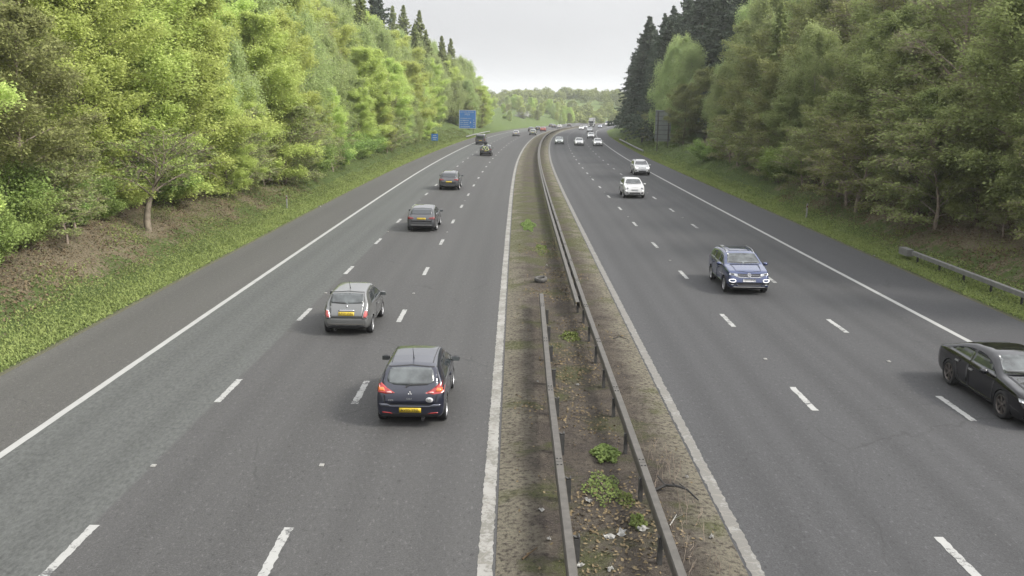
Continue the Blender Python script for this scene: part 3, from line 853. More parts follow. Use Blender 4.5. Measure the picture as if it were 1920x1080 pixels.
FIAT = dict(L=3.55, W=1.627, H=1.49, r=.292, ax=(-1.13, 1.17), tum=.43, side=(.91, .97, 1.0, .99, .95),
    sil=[(-1.775, .54), (-1.755, .66), (-1.70, .80), (-1.60, .96), (-1.52, 1.05), (-1.30, 1.33), (-1.18, 1.405), (-1.0, 1.445), (-.5, 1.485), (0, 1.49), (.30, 1.44), (.55, 1.34), (1.0, 1.03), (1.25, .98), (1.50, .90), (1.66, .78), (1.74, .64), (1.775, .48)],
    belt=[(-1.775, .52), (-1.65, .80), (-1.45, .94), (-1.0, .965), (.3, .94), (1.1, .92), (1.775, .48)],
    plan=plan_std(3.55, 1.627, .72, .85), bot=bot_std(3.55, .19, .24, .26), dlo=(-1.10, -.82, .92), pillars=(-.30,), ws=(1.06, 1.36), ws_w=(.60, .50),
    rw=[(-.51, 1.07), (0, 1.05), (.51, 1.07), (.55, 1.12), (.50, 1.34), (0, 1.365), (-.50, 1.34), (-.55, 1.12)], rwm='glass_l',
    rear_wiper=[(.02, 1.06), (.40, 1.085)],
    tail=[([(.52, .60), (.66, .60), (.72, .72), (.70, .90), (.60, .88), (.545, .76)], 'chrome'), ([(.555, .64), (.65, .64), (.69, .73), (.675, .86), (.61, .85), (.57, .76)], 'red2')],
    head=[(ell(.55, .72, .11, .13), 'lens')],
    rear=[('number_plate_light', [(-.26, .835), (.26, .835), (.26, .875), (-.26, .875)], 'chrome', .022), ('bumper_strip', [(-.60, .405), (.60, .405), (.60, .43), (-.60, .43)], 'galv', .012)],
    front=[('grille', [(-.30, .36), (.30, .36), (.33, .46), (-.33, .46)], 'plastic', .008)],
    tailgate=[(-.52, .62), (.52, .62), (.54, .80), (.58, 1.08), (.52, 1.38), (0, 1.41), (-.52, 1.38), (-.58, 1.08), (-.54, .80)],
    doors=[[(-.38, .33), (.82, .33), (.90, .88), (-.34, .93)]], bonnet=[(1.0, 0), (1.0, .55), (1.5, .45), (1.6, 0)],
    plate_r=.755, plate_f=.40, mir=(.62, .98), aerial=-.85, exhaust=(.36, .23), reg='LF59 WKJ', handle='chrome', spokes=7)
HATCH = dict(L=4.30, W=1.79, H=1.47, r=.318, ax=(-1.28, 1.35), tum=.40,
    sil=[(-2.15, .56), (-2.13, .72), (-2.10, .86), (-2.05, .95), (-1.97, 1.02), (-1.66, 1.32), (-1.55, 1.385), (-1.3, 1.42), (-.7, 1.465), (-.2, 1.47), (.2, 1.425), (.5, 1.33), (1.1, 1.00), (1.5, .93), (1.9, .82), (2.07, .70), (2.15, .50)],
    belt=[(-2.15, .55), (-2.05, .88), (-1.8, .975), (-1.2, .95), (.3, .90), (1.2, .88), (2.15, .5)],
    plan=plan_std(4.30, 1.79, .80, .88), bot=bot_std(4.3, .19, .23, .27), dlo=(-1.52, -1.15, .98), pillars=(-.70, .12), ws=(1.03, 1.36), ws_w=(.68, .55),
    rw=[(-.58, 1.06), (0, 1.04), (.58, 1.06), (.62, 1.12), (.54, 1.33), (0, 1.35), (-.54, 1.33), (-.62, 1.12)],
    tail=[([(.42, .79), (.80, .77), (.83, .88), (.78, .93), (.50, .88)], 'red_d')], head=[([(.42, .64), (.76, .67), (.74, .76), (.45, .72)], 'lens')],
    rear=[('bumper_insert', [(-.66, .34), (.66, .34), (.70, .42), (-.70, .42)], 'plastic', .010), ('bumper_trim', [(-.62, .425), (.62, .425), (.62, .445), (-.62, .445)], 'galv_l', .014)],
    front=[('grille', [(-.40, .36), (.40, .36), (.44, .58), (-.44, .58)], 'plastic', .008)],
    tailgate=[(-.60, .62), (.60, .62), (.66, .80), (.66, 1.05), (.58, 1.36), (0, 1.39), (-.58, 1.36), (-.66, 1.05), (-.66, .80)],
    doors=[[(-1.05, .55), (-.85, .33), (-.02, .33), (-.02, .86), (-1.08, .90)], [(.02, .33), (.95, .33), (1.02, .84), (.02, .86)]], bonnet=[(1.08, 0), (1.08, .64), (1.9, .56), (1.98, 0)],
    plate_r=.80, plate_f=.42, mir=(.72, .98), reg=None, exhaust=(.5, .25))
SUV = dict(L=4.48, W=1.84, H=1.63, r=.345, ax=(-1.30, 1.36), tum=.36, clad=2,
    sil=[(-2.24, .62), (-2.22, .80), (-2.19, .94), (-2.13, 1.04), (-2.06, 1.12), (-1.78, 1.48), (-1.68, 1.54), (-1.4, 1.58), (-.8, 1.625), (-.2, 1.63), (.2, 1.58), (.5, 1.48), (1.08, 1.12), (1.5, 1.05), (1.95, .95), (2.12, .82), (2.20, .66), (2.24, .52)],
    belt=[(-2.24, .60), (-2.12, .96), (-1.85, 1.09), (-1.2, 1.06), (.3, 1.0), (1.2, .98), (2.0, .86), (2.24, .52)],
    plan=plan_std(4.48, 1.84, .82, .90), bot=bot_std(4.48, .23, .28, .32), dlo=(-1.62, -1.30, .96), pillars=(-.78, .10), ws=(1.16, 1.51), ws_w=(.70, .57),
    rw=[(-.60, 1.16), (0, 1.14), (.60, 1.16), (.64, 1.22), (.56, 1.47), (0, 1.49), (-.56, 1.47), (-.64, 1.22)],
    tail=[([(.40, .90), (.82, .86), (.85, .98), (.80, 1.04), (.48, 1.0)], 'red_d')], head=[([(.44, .78), (.80, .80), (.78, .90), (.46, .86)], 'lit')],
    rear=[('bumper_insert', [(-.70, .38), (.70, .38), (.74, .50), (-.74, .50)], 'plastic', .010), ('skid_plate', [(-.46, .385), (.46, .385), (.50, .44), (-.50, .44)], 'galv', .014)],
    front=[('grille', [(-.40, .40), (.40, .40), (.44, .54), (-.44, .54)], 'plastic', .008)],
    front_pairs=[('air_intake', [(.60, .46), (.76, .50), (.74, .60), (.66, .60)], 'plastic')],
    tailgate=[(-.62, .64), (.62, .64), (.68, .90), (.68, 1.15), (.60, 1.50), (0, 1.53), (-.60, 1.50), (-.68, 1.15), (-.68, .90)],
    doors=[[(-1.05, .60), (-.88, .38), (-.02, .38), (-.02, .96), (-1.10, 1.00)], [(.02, .38), (.95, .38), (1.02, .93), (.02, .96)]], bonnet=[(1.08, 0), (1.08, .66), (1.95, .60), (2.02, 0)],
    plate_r=.76, plate_f=.60, mir=(.74, 1.09), reg=None, rails=(-1.5, .3, .56), railm='plastic')
TROC = dict(SUV, L=4.23, W=1.82, H=1.57, r=.335, ax=(-1.24, 1.35), clad=2,
    sil=[(-2.115, .62), (-2.10, .80), (-2.06, .94), (-2.0, 1.04), (-1.90, 1.13), (-1.62, 1.43), (-1.5, 1.49), (-1.2, 1.53), (-.7, 1.57), (-.2, 1.57), (.2, 1.53), (.48, 1.43), (1.02, 1.11), (1.4, 1.06), (1.78, .98), (1.96, .87), (2.05, .72), (2.115, .52)],
    belt=[(-2.115, .60), (-2.0, .96), (-1.75, 1.07), (-1.2, 1.05), (.3, 1.0), (1.2, 1.0), (1.85, .90), (2.115, .52)],
    plan=plan_std(4.23, 1.82, .84, .88), bot=bot_std(4.23, .21, .24, .30), dlo=(-1.50, -1.10, .92), pillars=(-.75, .08), ws=(1.15, 1.46), ws_w=(.70, .57), wsm='glass_l',
    rw=[(-.58, 1.16), (.58, 1.16), (.60, 1.22), (.53, 1.41), (-.53, 1.41), (-.60, 1.22)],
    head=[([(.46, .79), (.80, .82), (.78, .90), (.46, .86)], 'lens'), ([(.62, .82), (.74, .83), (.73, .875), (.62, .865)], 'plastic')],
    front=[('grille', [(-.46, .775), (.46, .775), (.46, .865), (-.46, .865)], 'plastic', .012),
           ('grille_trim', [(-.46, .742), (-.40, .725), (.40, .725), (.46, .742), (.60, .79), (.57, .795), (.42, .760), (-.42, .760), (-.57, .795), (-.60, .79)], 'chrome', .018),
           ('grille_slat', [(-.45, .815), (.45, .815), (.45, .825), (-.45, .825)], 'chrome', .020),
           ('lower_grille', [(-.46, .40), (.46, .40), (.58, .54), (-.58, .54)], 'plastic', .012),
           ('skid_plate', [(-.62, .345), (.62, .345), (.66, .375), (-.66, .375)], 'galv_l', .018)],
    front_pairs=[('fog_lamp_surround', [(.52, .42), (.80, .42), (.80, .52), (.60, .52)], 'plastic')],
    plate_f=.62, plate_r=.62, mir=(.68, 1.08), doors=[[(-1.02, .58), (-.86, .38), (-.02, .38), (-.02, .95), (-1.06, .98)], [(.02, .38), (.94, .38), (1.0, .94), (.02, .95)]], bonnet=[(1.02, 0), (1.02, .60), (1.78, .52), (1.88, 0)],
    rails=(-1.35, .25, .57), railm='chrome', roof=([(-1.1, 0), (-1.1, .44), (.10, .46), (.14, 0)], 'roofdark'), reg='LJ19 UMC', frame='chrome', spokes=5)
X500 = dict(SUV, L=4.25, W=1.80, H=1.60, r=.33, ax=(-1.25, 1.32), clad=1, tum=.44,
    sil=[(-2.125, .60), (-2.10, .80), (-2.03, .98), (-1.92, 1.10), (-1.65, 1.43), (-1.5, 1.51), (-1.2, 1.56), (-.6, 1.60), (-.1, 1.60), (.25, 1.55), (.5, 1.46), (1.02, 1.12), (1.4, 1.08), (1.76, .99), (1.96, .86), (2.06, .70), (2.125, .52)],
    belt=[(-2.125, .58), (-2.0, .94), (-1.75, 1.06), (-1.2, 1.06), (.3, 1.02), (1.2, 1.0), (1.85, .88), (2.125, .5)],
    plan=plan_std(4.25, 1.80, .78, .86), bot=bot_std(4.25, .22, .26, .30), ws=(1.16, 1.47), ws_w=(.68, .54), wsm='glass_l',
    head=[(ell(.60, .83, .11, .085), 'lens'), (ell(.60, .83, .055, .045), 'galv_d')],
    front=[('bumper_bar', [(-.28, .735), (.28, .735), (.28, .752), (-.28, .752)], 'chrome', .018), ('lower_grille', [(-.42, .40), (.42, .40), (.46, .52), (-.46, .52)], 'plastic', .012), ('grille', [(-.30, .68), (.30, .68), (.32, .70), (-.32, .70)], 'plastic', .012)],
    front_pairs=[('running_lamp', ell(.69, .665, .05, .05), 'lit'), ('fog_lamp', [(.52, .42), (.70, .44), (.70, .52), (.52, .52)], 'plastic')], plate_f=.60, rails=None, mir=(.68, 1.10), bonnet=[(1.02, 0), (1.02, .58), (1.78, .46), (1.9, 0)])
COUPE = dict(L=4.78, W=1.852, H=1.47, r=.36, ax=(-1.45, 1.405), tum=.48, gap=.03,
    sil=[(-2.39, .58), (-2.375, .76), (-2.34, .88), (-2.28, .965), (-2.08, 1.0), (-1.78, 1.09), (-1.15, 1.325), (-.65, 1.435), (-.15, 1.47), (.18, 1.445), (.48, 1.355), (1.08, 1.03), (1.5, .965), (2.0, .86), (2.22, .76), (2.34, .62), (2.39, .48)],
    belt=[(-2.39, .56), (-2.28, .92), (-1.95, .965), (-1.2, .97), (.3, .93), (1.2, .91), (2.0, .80), (2.39, .46)],
    plan=plan_std(4.78, 1.852, .80, .86), bot=bot_std(4.78, .16, .19, .26), dlo=(-1.70, -1.20, .98), pillars=(-.35,), ws=(1.06, 1.365), ws_w=(.70, .55), wsm='glass_l',
    rw=[(-.56, 1.10), (.56, 1.10), (.50, 1.34), (-.50, 1.34)], rwm='glass',
    tail=[([(.45, .80), (.76, .79), (.79, .88), (.74, .90), (.50, .88)], 'red')], head=[([(.45, .62), (.84, .66), (.84, .74), (.50, .71)], 'lens'), ([(.50, .635), (.80, .665), (.80, .685), (.50, .655)], 'lit')],
    front=[('grille', [(-.26, .34), (.26, .34), (.28, .70), (-.28, .70)], 'plastic', .010), ('lower_grille', [(-.80, .28), (.80, .28), (.76, .40), (-.76, .40)], 'plastic', .012)],
    doors=[[(-1.02, .60), (-.82, .30), (-.38, .30), (-.38, .90), (-1.12, .93)], [(-.34, .30), (.92, .30), (1.0, .87), (-.34, .90)]], bonnet=[(1.06, 0), (1.06, .66), (2.0, .58), (2.1, 0)],
    plate_r=.62, plate_f=.42, mir=(.62, 1.0), reg=None, rimm='alloy_d', spokes=6, handle='galv_l', frame='galv', glassm='glass')
SALOON = dict(HATCH, L=4.55, H=1.45, ax=(-1.38, 1.38),
    sil=[(-2.275, .56), (-2.25, .78), (-2.20, .95), (-2.10, 1.00), (-1.80, 1.03), (-1.35, 1.26), (-.9, 1.40), (-.3, 1.45), (.15, 1.43), (.45, 1.34), (1.1, 1.0), (1.6, .92), (2.05, .80), (2.2, .68), (2.275, .50)],
    belt=[(-2.275, .55), (-2.15, .92), (-1.8, .96), (.3, .91), (1.2, .88), (2.275, .5)], plan=plan_std(4.55, 1.79, .80, .88), bot=bot_std(4.55, .19, .23, .27), dlo=(-1.55, -1.15, .98), pillars=(-.3,),
    rw=[(-.58, 1.08), (.58, 1.08), (.52, 1.34), (-.52, 1.34)])
M['red2'] = simple('tail_lens_rose', (.38, .08, .075, 1), .2, 0, .6)
M['bumperlit'] = car_paint('navy_ledge_lit', (.06, .065, .085, 1), .4, .3)  # paler copy of the navy: daylight on the bumper ledge put into the colour
M['roofdark'] = simple('roof_glass', (.02, .025, .05, 1), .15, 0, .5)

def on_road(s, o, away): 
    """location and heading: away=True drives along the road, else towards the bridge"""
    a = PI / 2 - th(s)
    return P(s, o, .006), (a if away else a + PI)
NAVY = car_paint('navy', (.009, .011, .024, 1), .3, .28)
GREY = car_paint('grey', (.118, .120, .118, 1), .45, .35)
GREYD = car_paint('dark_grey', (.055, .056, .06, 1), .5, .33)
SILV = car_paint('silver', (.23, .235, .24, 1), .5, .35)
WHITE = car_paint('white', (.42, .42, .415, 1), 0.0, .3)
BLUE = car_paint('blue', (.007, .020, .082, 1), .25, .25)
BLK = car_paint('black', (.004, .004, .006, 1), .0, .12)
BLK.node_tree.nodes['Principled BSDF'].inputs['Specular IOR Level'].default_value = .1
BLK.node_tree.nodes['Principled BSDF'].inputs['Coat Weight'].default_value = .9
REDP = car_paint('red', (.28, .03, .03, 1), .2, .35)
GREENS = car_paint('pale_green', (.17, .195, .175, 1), .4, .4)

def car_at(name, label, cat, sp, paint, s, o, away, lod=2, detail=2, axle=None, group=None):
    """s is where the near axle stands"""
    xa = sp['ax'][0] if away else sp['ax'][1]
    sc = s - xa if away else s + xa
    loc, rz = on_road(sc, o, away)
    return make_car(name, label, cat, sp, paint, loc, rz, lod, detail, group)
LG = 'vehicles driving away on the left carriageway'; RG = 'vehicles approaching on the right carriageway'
colt, cc = car_at('hatchback', 'dark navy hatchback with an oval UK sticker, nearest on the left carriageway', 'car', COLT, NAVY, 21.5, -2.98, True, group=LG)
# badges of the navy hatchback
for a in (PI / 2, PI / 2 + 2 * PI / 3, PI / 2 + 4 * PI / 3):
    u_ = Vector((math.cos(a), math.sin(a))); v_ = Vector((-u_.y, u_.x)); b0 = Vector((0, .855))
    pass
mb = MB()
for a in (PI / 2, PI / 2 + 2 * PI / 3, PI / 2 + 4 * PI / 3):
    u_ = Vector((math.cos(a), math.sin(a))); v_ = Vector((-u_.y, u_.x)); b0 = Vector((0, .868))
    q = [b0, b0 + u_ * .028 + v_ * .017, b0 + u_ * .056, b0 + u_ * .028 - v_ * .017]
    cc.patch('r', [(p.x, p.y) for p in q], .016, .2, mb)
put(mb, 'emblem', M['chrome'], colt)
st = put(cc.patch('r', ell(-.46, .715, .088, .060, 24), .014, .2), 'sticker', M['white'], colt)
link('lettering', letter(cc, 'r', 'UK', .075, -.46, .715, .018, .10), M['black'], st)
link('badge', letter(cc, 'r', 'COLT', .05, .02, .735, .014, .13), M['galv_l'], colt)
link('badge', letter(cc, 'r', 'CZ2', .055, .46, .70, .014, .12), M['galv_l'], colt)
fiat, fc = car_at('hatchback', 'small rounded grey hatchback with yellow rear plate, behind lane one beside the navy hatchback', 'car', FIAT, GREY, 30.05, -6.07, True, group=LG)
fiat['label'] = 'small rounded grey hatchback with pale rear lamp rims, just ahead of the navy hatchback'
put(fc.patch('r', ell(0, .985, .035, .035, 12), .014, .2), 'emblem', M['chrome'], fiat)
car_at('hatchback', 'silver grey hatchback with dark red tail lamps, third ahead in the left middle lane', 'car', dict(HATCH, reg='LN21 HXS', H=1.5), GREYD, 55.2, -6.16, True, group=LG)
tag(COL.objects[-1])
car_at('sport_utility_car', 'dark grey tall car with rear window stickers, fourth ahead in the left middle lane', 'car', dict(SUV, glassm='glass'), GREYD, 82.0, -6.55, True, lod=2, group=LG)
b_, bc = car_at('estate_car', 'dark car carrying bicycles on its tail and a black box on its roof', 'car', dict(SUV, H=1.6), GREYD, 138.8, -6.03, True, lod=1, detail=1, group=LG)

# bicycles on the tail rack, roof bag
def bike(name, label, parent_car, dx, dz, colm, flip):
    t = empty(name, (0, 0, 0)); tag(t, label, 'bicycle', 'bicycles on the tail rack')
    t.matrix_world = parent_car.matrix_basis @ Matrix.Translation((dx, 0, dz)) @ Matrix.Rotation(PI if flip else 0, 4, 'Z')
    for y in (-.5, .5):
        mb = MB()
        n = 24
        for r_, q in ((.33, .022),):
            pts = [(0, y + r_ * math.cos(2 * PI * k / n), .34 + r_ * math.sin(2 * PI * k / n)) for k in range(n + 1)]
            mb.tube(pts, q, 5, cap=False)
        for k in range(8): mb.tube([(0, y, .34), (0, y + .32 * math.cos(k * PI / 4), .34 + .32 * math.sin(k * PI / 4))], .004, 3)
        mb.build('wheel', M['rubber'], t)
    mb = MB()
    A_, B_, C_, D_, E_ = (0, -.5, .34), (0, -.05, .30), (0, -.20, .85), (0, .33, .88), (0, .5, .34)
    for a, b in ((A_, B_), (A_, C_), (B_, C_), (C_, D_), (B_, D_), (D_, E_)): mb.tube([a, b], .03, 6)
    mb.build('frame', M[colm], t)
    mb = MB(); mb.box((0, -.22, .95), (.14, .26, .05)); mb.build('saddle', M['plastic'], t)
    mb = MB(); mb.tube([(-.28, .36, 1.0), (0, .34, .98), (.28, .36, 1.0)], .018, 5); mb.build('handlebar', M['plastic'], t)
M['hivis'] = simple('frame_lime', (.42, .48, .16, 1), .4)
M['framegrey'] = simple('frame_pale', (.50, .50, .45, 1), .4)
bike('bicycle', 'lime framed bicycle strapped outermost on the tail rack of the dark car', b_, -2.52, .55, 'hivis', False)
bike('bicycle', 'pale framed bicycle strapped innermost on the tail rack of the dark car', b_, -2.34, .60, 'framegrey', True)
mb = MB()
n = 12
prof = [(-.45, .16), (-.38, .27), (0, .31), (.4, .27), (.5, .14)]
mb.add([(x - .3, r_ * 1.05 * math.cos(2 * PI * k / n) + .12, 1.62 + .27 + r_ * .85 * math.sin(2 * PI * k / n)) for x, r_ in prof for k in range(n)],
       [(i * n + k, i * n + (k + 1) % n, (i + 1) * n + (k + 1) % n, (i + 1) * n + k) for i in range(4) for k in range(n)] + [tuple(range(n))[::-1], tuple(4 * n + k for k in range(n))])
bag = mb.build('roof_bag', M['plastic'], None, True); bag.matrix_world = b_.matrix_basis.copy()
tag(bag, 'black bulging luggage bag strapped on the roof of the car with bicycles', 'luggage')

def van(name, label, s, o, away, paint, L=4.9, W=1.95, H=2.0, group=None, lod=1):
    sp = dict(SUV, L=L, W=W, H=H, r=.33, ax=(-L * .30, L * .32), tum=.16, clad=1,
        sil=[(-L / 2, .55), (-L / 2 + .02, 1.2), (-L / 2 + .06, H - .18), (-L / 2 + .16, H - .05), (-L / 2 + .5, H), (L * .12, H), (L * .2, H - .08), (L * .37, 1.12), (L * .44, .98), (L / 2 - .06, .75), (L / 2, .5)],
        belt=[(-L / 2, .5), (-L / 2 + .1, 1.10), (L * .2, 1.08), (L * .4, .98), (L / 2, .48)], plan=plan_std(L, W, .84, .95), bot=bot_std(L, .24, .28, .32),
        dlo=(-L * .42, -L * .42, L * .28), pillars=(-L * .15, L * .08), ws=(1.16, H - .16), ws_w=(.80, .72),
        rw=[(-.66, 1.15), (.66, 1.15), (.62, H - .25), (-.62, H - .25)], tail=[([(.78, .75), (.90, .75), (.90, 1.15), (.80, 1.15)], 'red_d')],
        head=[([(.55, .74), (.82, .76), (.80, .92), (.58, .90)], 'lit')], front=[('grille', [(-.5, .5), (.5, .5), (.5, .7), (-.5, .7)], 'plastic', .01)], front_pairs=[],
        rear=[('bumper_insert', [(-.8, .42), (.8, .42), (.8, .55), (-.8, .55)], 'plastic', .012)], rails=None, mir=(L * .26, 1.2), plate_r=.80, plate_f=.45)
    return car_at(name, label, 'van', sp, paint, s, o, away, lod, 1, group=group)
van('van', 'dark grey square-backed van in the left lane beside the small blue roadside sign', 178.8, -9.75, True, car_paint('graphite', (.07, .07, .075, 1), .3, .4), group=LG)
M['paint_x'] = WHITE
def small(name, label, cat, sp, paint, s, o, away): return car_at(name, label, cat, sp, paint, s, o, away, 1, 1, group=LG if away else RG)
small('hatchback', 'pale roofed hatchback alone in the left middle lane beyond the van', 'car', HATCH, SILV, 236, -5.89, True)
small('off_road_car', 'tall pale off-road car in the left outer lane, close behind a red car', 'car', dict(SUV), GREENS, 249.5, -2.3, True)
small('hatchback', 'dark hatchback on the left carriageway, half hidden by the tall pale off-road car', 'car', HATCH, NAVY, 297.5, -6.1, True)
small('hatchback', 'red hatchback in the left outer lane near the bend', 'car', HATCH, REDP, 300, -2.3, True)
small('saloon_car', 'dark car just left of the red hatchback near the bend', 'car', SALOON, BLK, 318, -5.3, True)
small('hatchback', 'dark grey hatchback in the left lane, leftmost of the far queue at the bend', 'car', HATCH, GREYD, 413, -9.9, True)
small('saloon_car', 'navy saloon in the middle of the far queue at the left bend', 'car', SALOON, NAVY, 388, -6.0, True)
small('hatchback', 'white hatchback at the near end of the far queue at the left bend', 'car', HATCH, WHITE, 380, -2.9, True)
small('hatchback', 'lone dark car farthest away on the left carriageway by the reserve', 'car', HATCH, GREYD, 445, -4.3, True)

coupe, kc = car_at('coupe', 'glossy black low fastback car, cut off by the right edge of the picture', 'car', COUPE, BLK, 22.10, 12.68, False, group=RG)
troc, tcar = car_at('sport_utility_car', 'blue compact tall car with ring-shaped lit lamps and silver roof rails', 'car', TROC, BLUE, 37.75, 9.14, False, group=RG)
for sg in (1, -1):
    ring = [(sg * (.68 + .115 * math.cos(t_) * (1.0 if abs(math.cos(t_)) < .8 else 1)), .605 + .056 * math.copysign(abs(math.sin(t_)) ** .6, math.sin(t_))) for t_ in np.linspace(0, 2 * PI, 24, endpoint=False)]
    r_ = put(tcar.band('f', ring, .022, .03), 'running_lamp', M['lit'], troc)
    put(tcar.patch('f', ell(sg * .69, .452, .05, .022, 10), .022, .1), 'fog_lamp', M['lens'], troc)
em = put(tcar.patch('f', ell(0, .815, .072, .066, 20), .030, .2), 'emblem', M['galv_d'], troc)
put(tcar.band('f', ell(0, .815, .066, .060, 20), .014, .036), 'emblem_ring', M['chrome'], em)
put(tcar.band('f', [(-.032, .855), (0, .815), (.032, .855)], .013, .036, False), 'emblem_letter', M['chrome'], em)
put(tcar.band('f', [(-.055, .83), (-.028, .765), (0, .805), (.028, .765), (.055, .83)], .013, .036, False), 'emblem_letter', M['chrome'], em)
car_at('sport_utility_car', 'white rounded crossover with round headlamps, behind the blue compact tall car', 'car', X500, WHITE, 76.8, 9.26, False, group=RG)
COL.objects  # keep order
car_at('sport_utility_car', 'white tall car with bright headlamps in the outermost right lane, beyond the rounded crossover', 'car', dict(SUV, wsm='glass'), WHITE, 103.1, 13.2, False, group=RG)
small('hatchback', 'white car in the right middle lane, second of three abreast', 'car', dict(HATCH, head=[(HATCH['head'][0][0], 'lit')]), WHITE, 180.5, 9.3, False)
small('hatchback', 'white car in the right nearside lane, right end of three abreast', 'car', dict(HATCH, H=1.5, head=[(HATCH['head'][0][0], 'lit')]), WHITE, 179.4, 12.88, False)
small('saloon_car', 'pale green-grey car next to the reserve, left end of three abreast', 'car', dict(SALOON, head=[(HATCH['head'][0][0], 'lit')]), GREENS, 185.7, 5.45, False)
small('saloon_car', 'white saloon just behind the right end of three abreast', 'car', dict(SALOON, head=[(HATCH['head'][0][0], 'lit')]), WHITE, 227.5, 13.0, False)
small('sport_utility_car', 'silver tall car directly below the lorry in the picture', 'car', dict(SUV, head=[(SUV['head'][0][0], 'lens')]), SILV, 299.5, 12.7, False)
small('hatchback', 'white hatchback left of the lorry with headlamps on', 'car', dict(HATCH, head=[(HATCH['head'][0][0], 'lit')]), WHITE, 345, 8.4, False)
small('hatchback', 'silver hatchback half hidden between the lorry and a white hatchback', 'car', dict(HATCH, head=[(HATCH['head'][0][0], 'lit')]), SILV, 382, 7.6, False)
small('hatchback', 'pale blue hatchback with lit headlamps right of the lorry at the far bend', 'car', dict(HATCH, head=[(HATCH['head'][0][0], 'lit')]), car_paint('sky', (.2, .22, .27, 1), .3, .4), 412, 12.0, False)
van('van', 'white van at the far right bend beside the dark conifers', 506, 11.4, False, WHITE, 5.6, 2.0, 2.5, RG)
small('hatchback', 'white car farthest right at the bend, emerging past the conifers', 'car', dict(HATCH, head=[(HATCH['head'][0][0], 'lit')]), WHITE, 509, 14.4, False)
# lorry
def lorry(s, o, label):
    loc, rz = on_road(s, o, False)
    t = empty('lorry', loc, rz); tag(t, label, 'lorry', RG)
    def rbox(name, c_, d, mat, par=None, bev=.08):
        bm = bmesh.new(); bmesh.ops.create_cube(bm, size=1)
        for v in bm.verts: v.co = Vector((v.co.x * d[0], v.co.y * d[1], v.co.z * d[2])) + Vector(c_)
        if bev: bmesh.ops.bevel(bm, geom=bm.edges[:], offset=bev, segments=2, affect='EDGES')
        me = bpy.data.meshes.new('m'); bm.to_mesh(me); bm.free(); return link(name, me, mat, par or t)
    cabo = rbox('cab', (0, 0, 1.95), (2.2, 2.45, 2.7), WHITE, None, .14)
    rbox('windscreen', (1.11, 0, 2.28), (.04, 2.1, .85), M['glass'], cabo, .015)
    rbox('grille', (1.12, 0, 1.35), (.05, 1.7, .7), M['plastic'], cabo, .015)
    rbox('bumper', (1.10, 0, .62), (.3, 2.4, .45), M['galv_d'], cabo, .05)
    for sg in (1, -1):
        rbox('headlight', (1.26, sg * .95, .68), (.04, .32, .18), M['lit'], cabo, .01)
        rbox('door_mirror', (1.0, sg * 1.38, 2.35), (.12, .22, .6), M['plastic'], cabo, .03)
        rbox('window', (.25, sg * 1.226, 2.3), (.9, .02, .7), M['glass'], cabo, .005)
    rbox('cargo_box', (-6.2, 0, 2.55), (9.6, 2.5, 2.9), M['galv_l'], None, .05)
    rbox('roof_deflector', (-.35, 0, 3.62), (1.4, 2.2, .75), WHITE, cabo, .2)
    rbox('chassis', (-5, 0, .85), (11, 1.0, .35), M['plastic'], None, .03)
    hubm, tym, rimm = wheel_meshes(.48, .3, 6, M['alloy'])
    for xa in (.3, -3.6, -8.6, -9.9):
        for sg in (1, -1):
            h = bpy.data.objects.new('wheel', hubm); COL.objects.link(h); h.parent = t; h.location = (xa, sg * 1.06, .48); h.rotation_euler = (0, 0, 0 if sg > 0 else PI)
            for nm, me in (('tyre', tym), ('rim', rimm)):
                q = bpy.data.objects.new(nm, me); COL.objects.link(q); q.parent = h
lorry(438, 6.6, 'white high-sided lorry at the far bend, standing tallest above the traffic')
M['galv_v'] = simple('verge_rail_steel', (.15, .148, .142, 1), .6, .2, var=.2, scale=5)

# ------------------------------------------------------------------ crash barriers
def beam_section(): # open box beam, lips turned in below
    return [(-0.081, -.02), (-0.081, -.20), (-0.060, -.20), (-0.060, -.19), (-0.075, -.19), (-0.075, -.02), (-0.060, 0), (0.060, 0), (0.075, -.02), (0.075, -.19), (0.060, -.19), (0.060, -.20), (0.081, -.20), (0.081, -.02), (0.063, .012), (-0.063, .012)]
def sweep(sec, ss, oo, top):
    mb = MB(); V = []; n = len(sec)
    for s, o in zip(ss, oo):
        c0 = P(s, o, top); t = th(s); rx = Vector((math.cos(t), -math.sin(t), 0))
        V += [c0 + rx * a + Vector((0, 0, b)) for a, b in sec]
    F = [(i * n + k, i * n + (k + 1) % n, (i + 1) * n + (k + 1) % n, (i + 1) * n + k) for i in range(len(ss) - 1) for k in range(n)]
    F += [tuple(range(n))[::-1], tuple((len(ss) - 1) * n + k for k in range(n))]
    mb.add(V, F); return mb
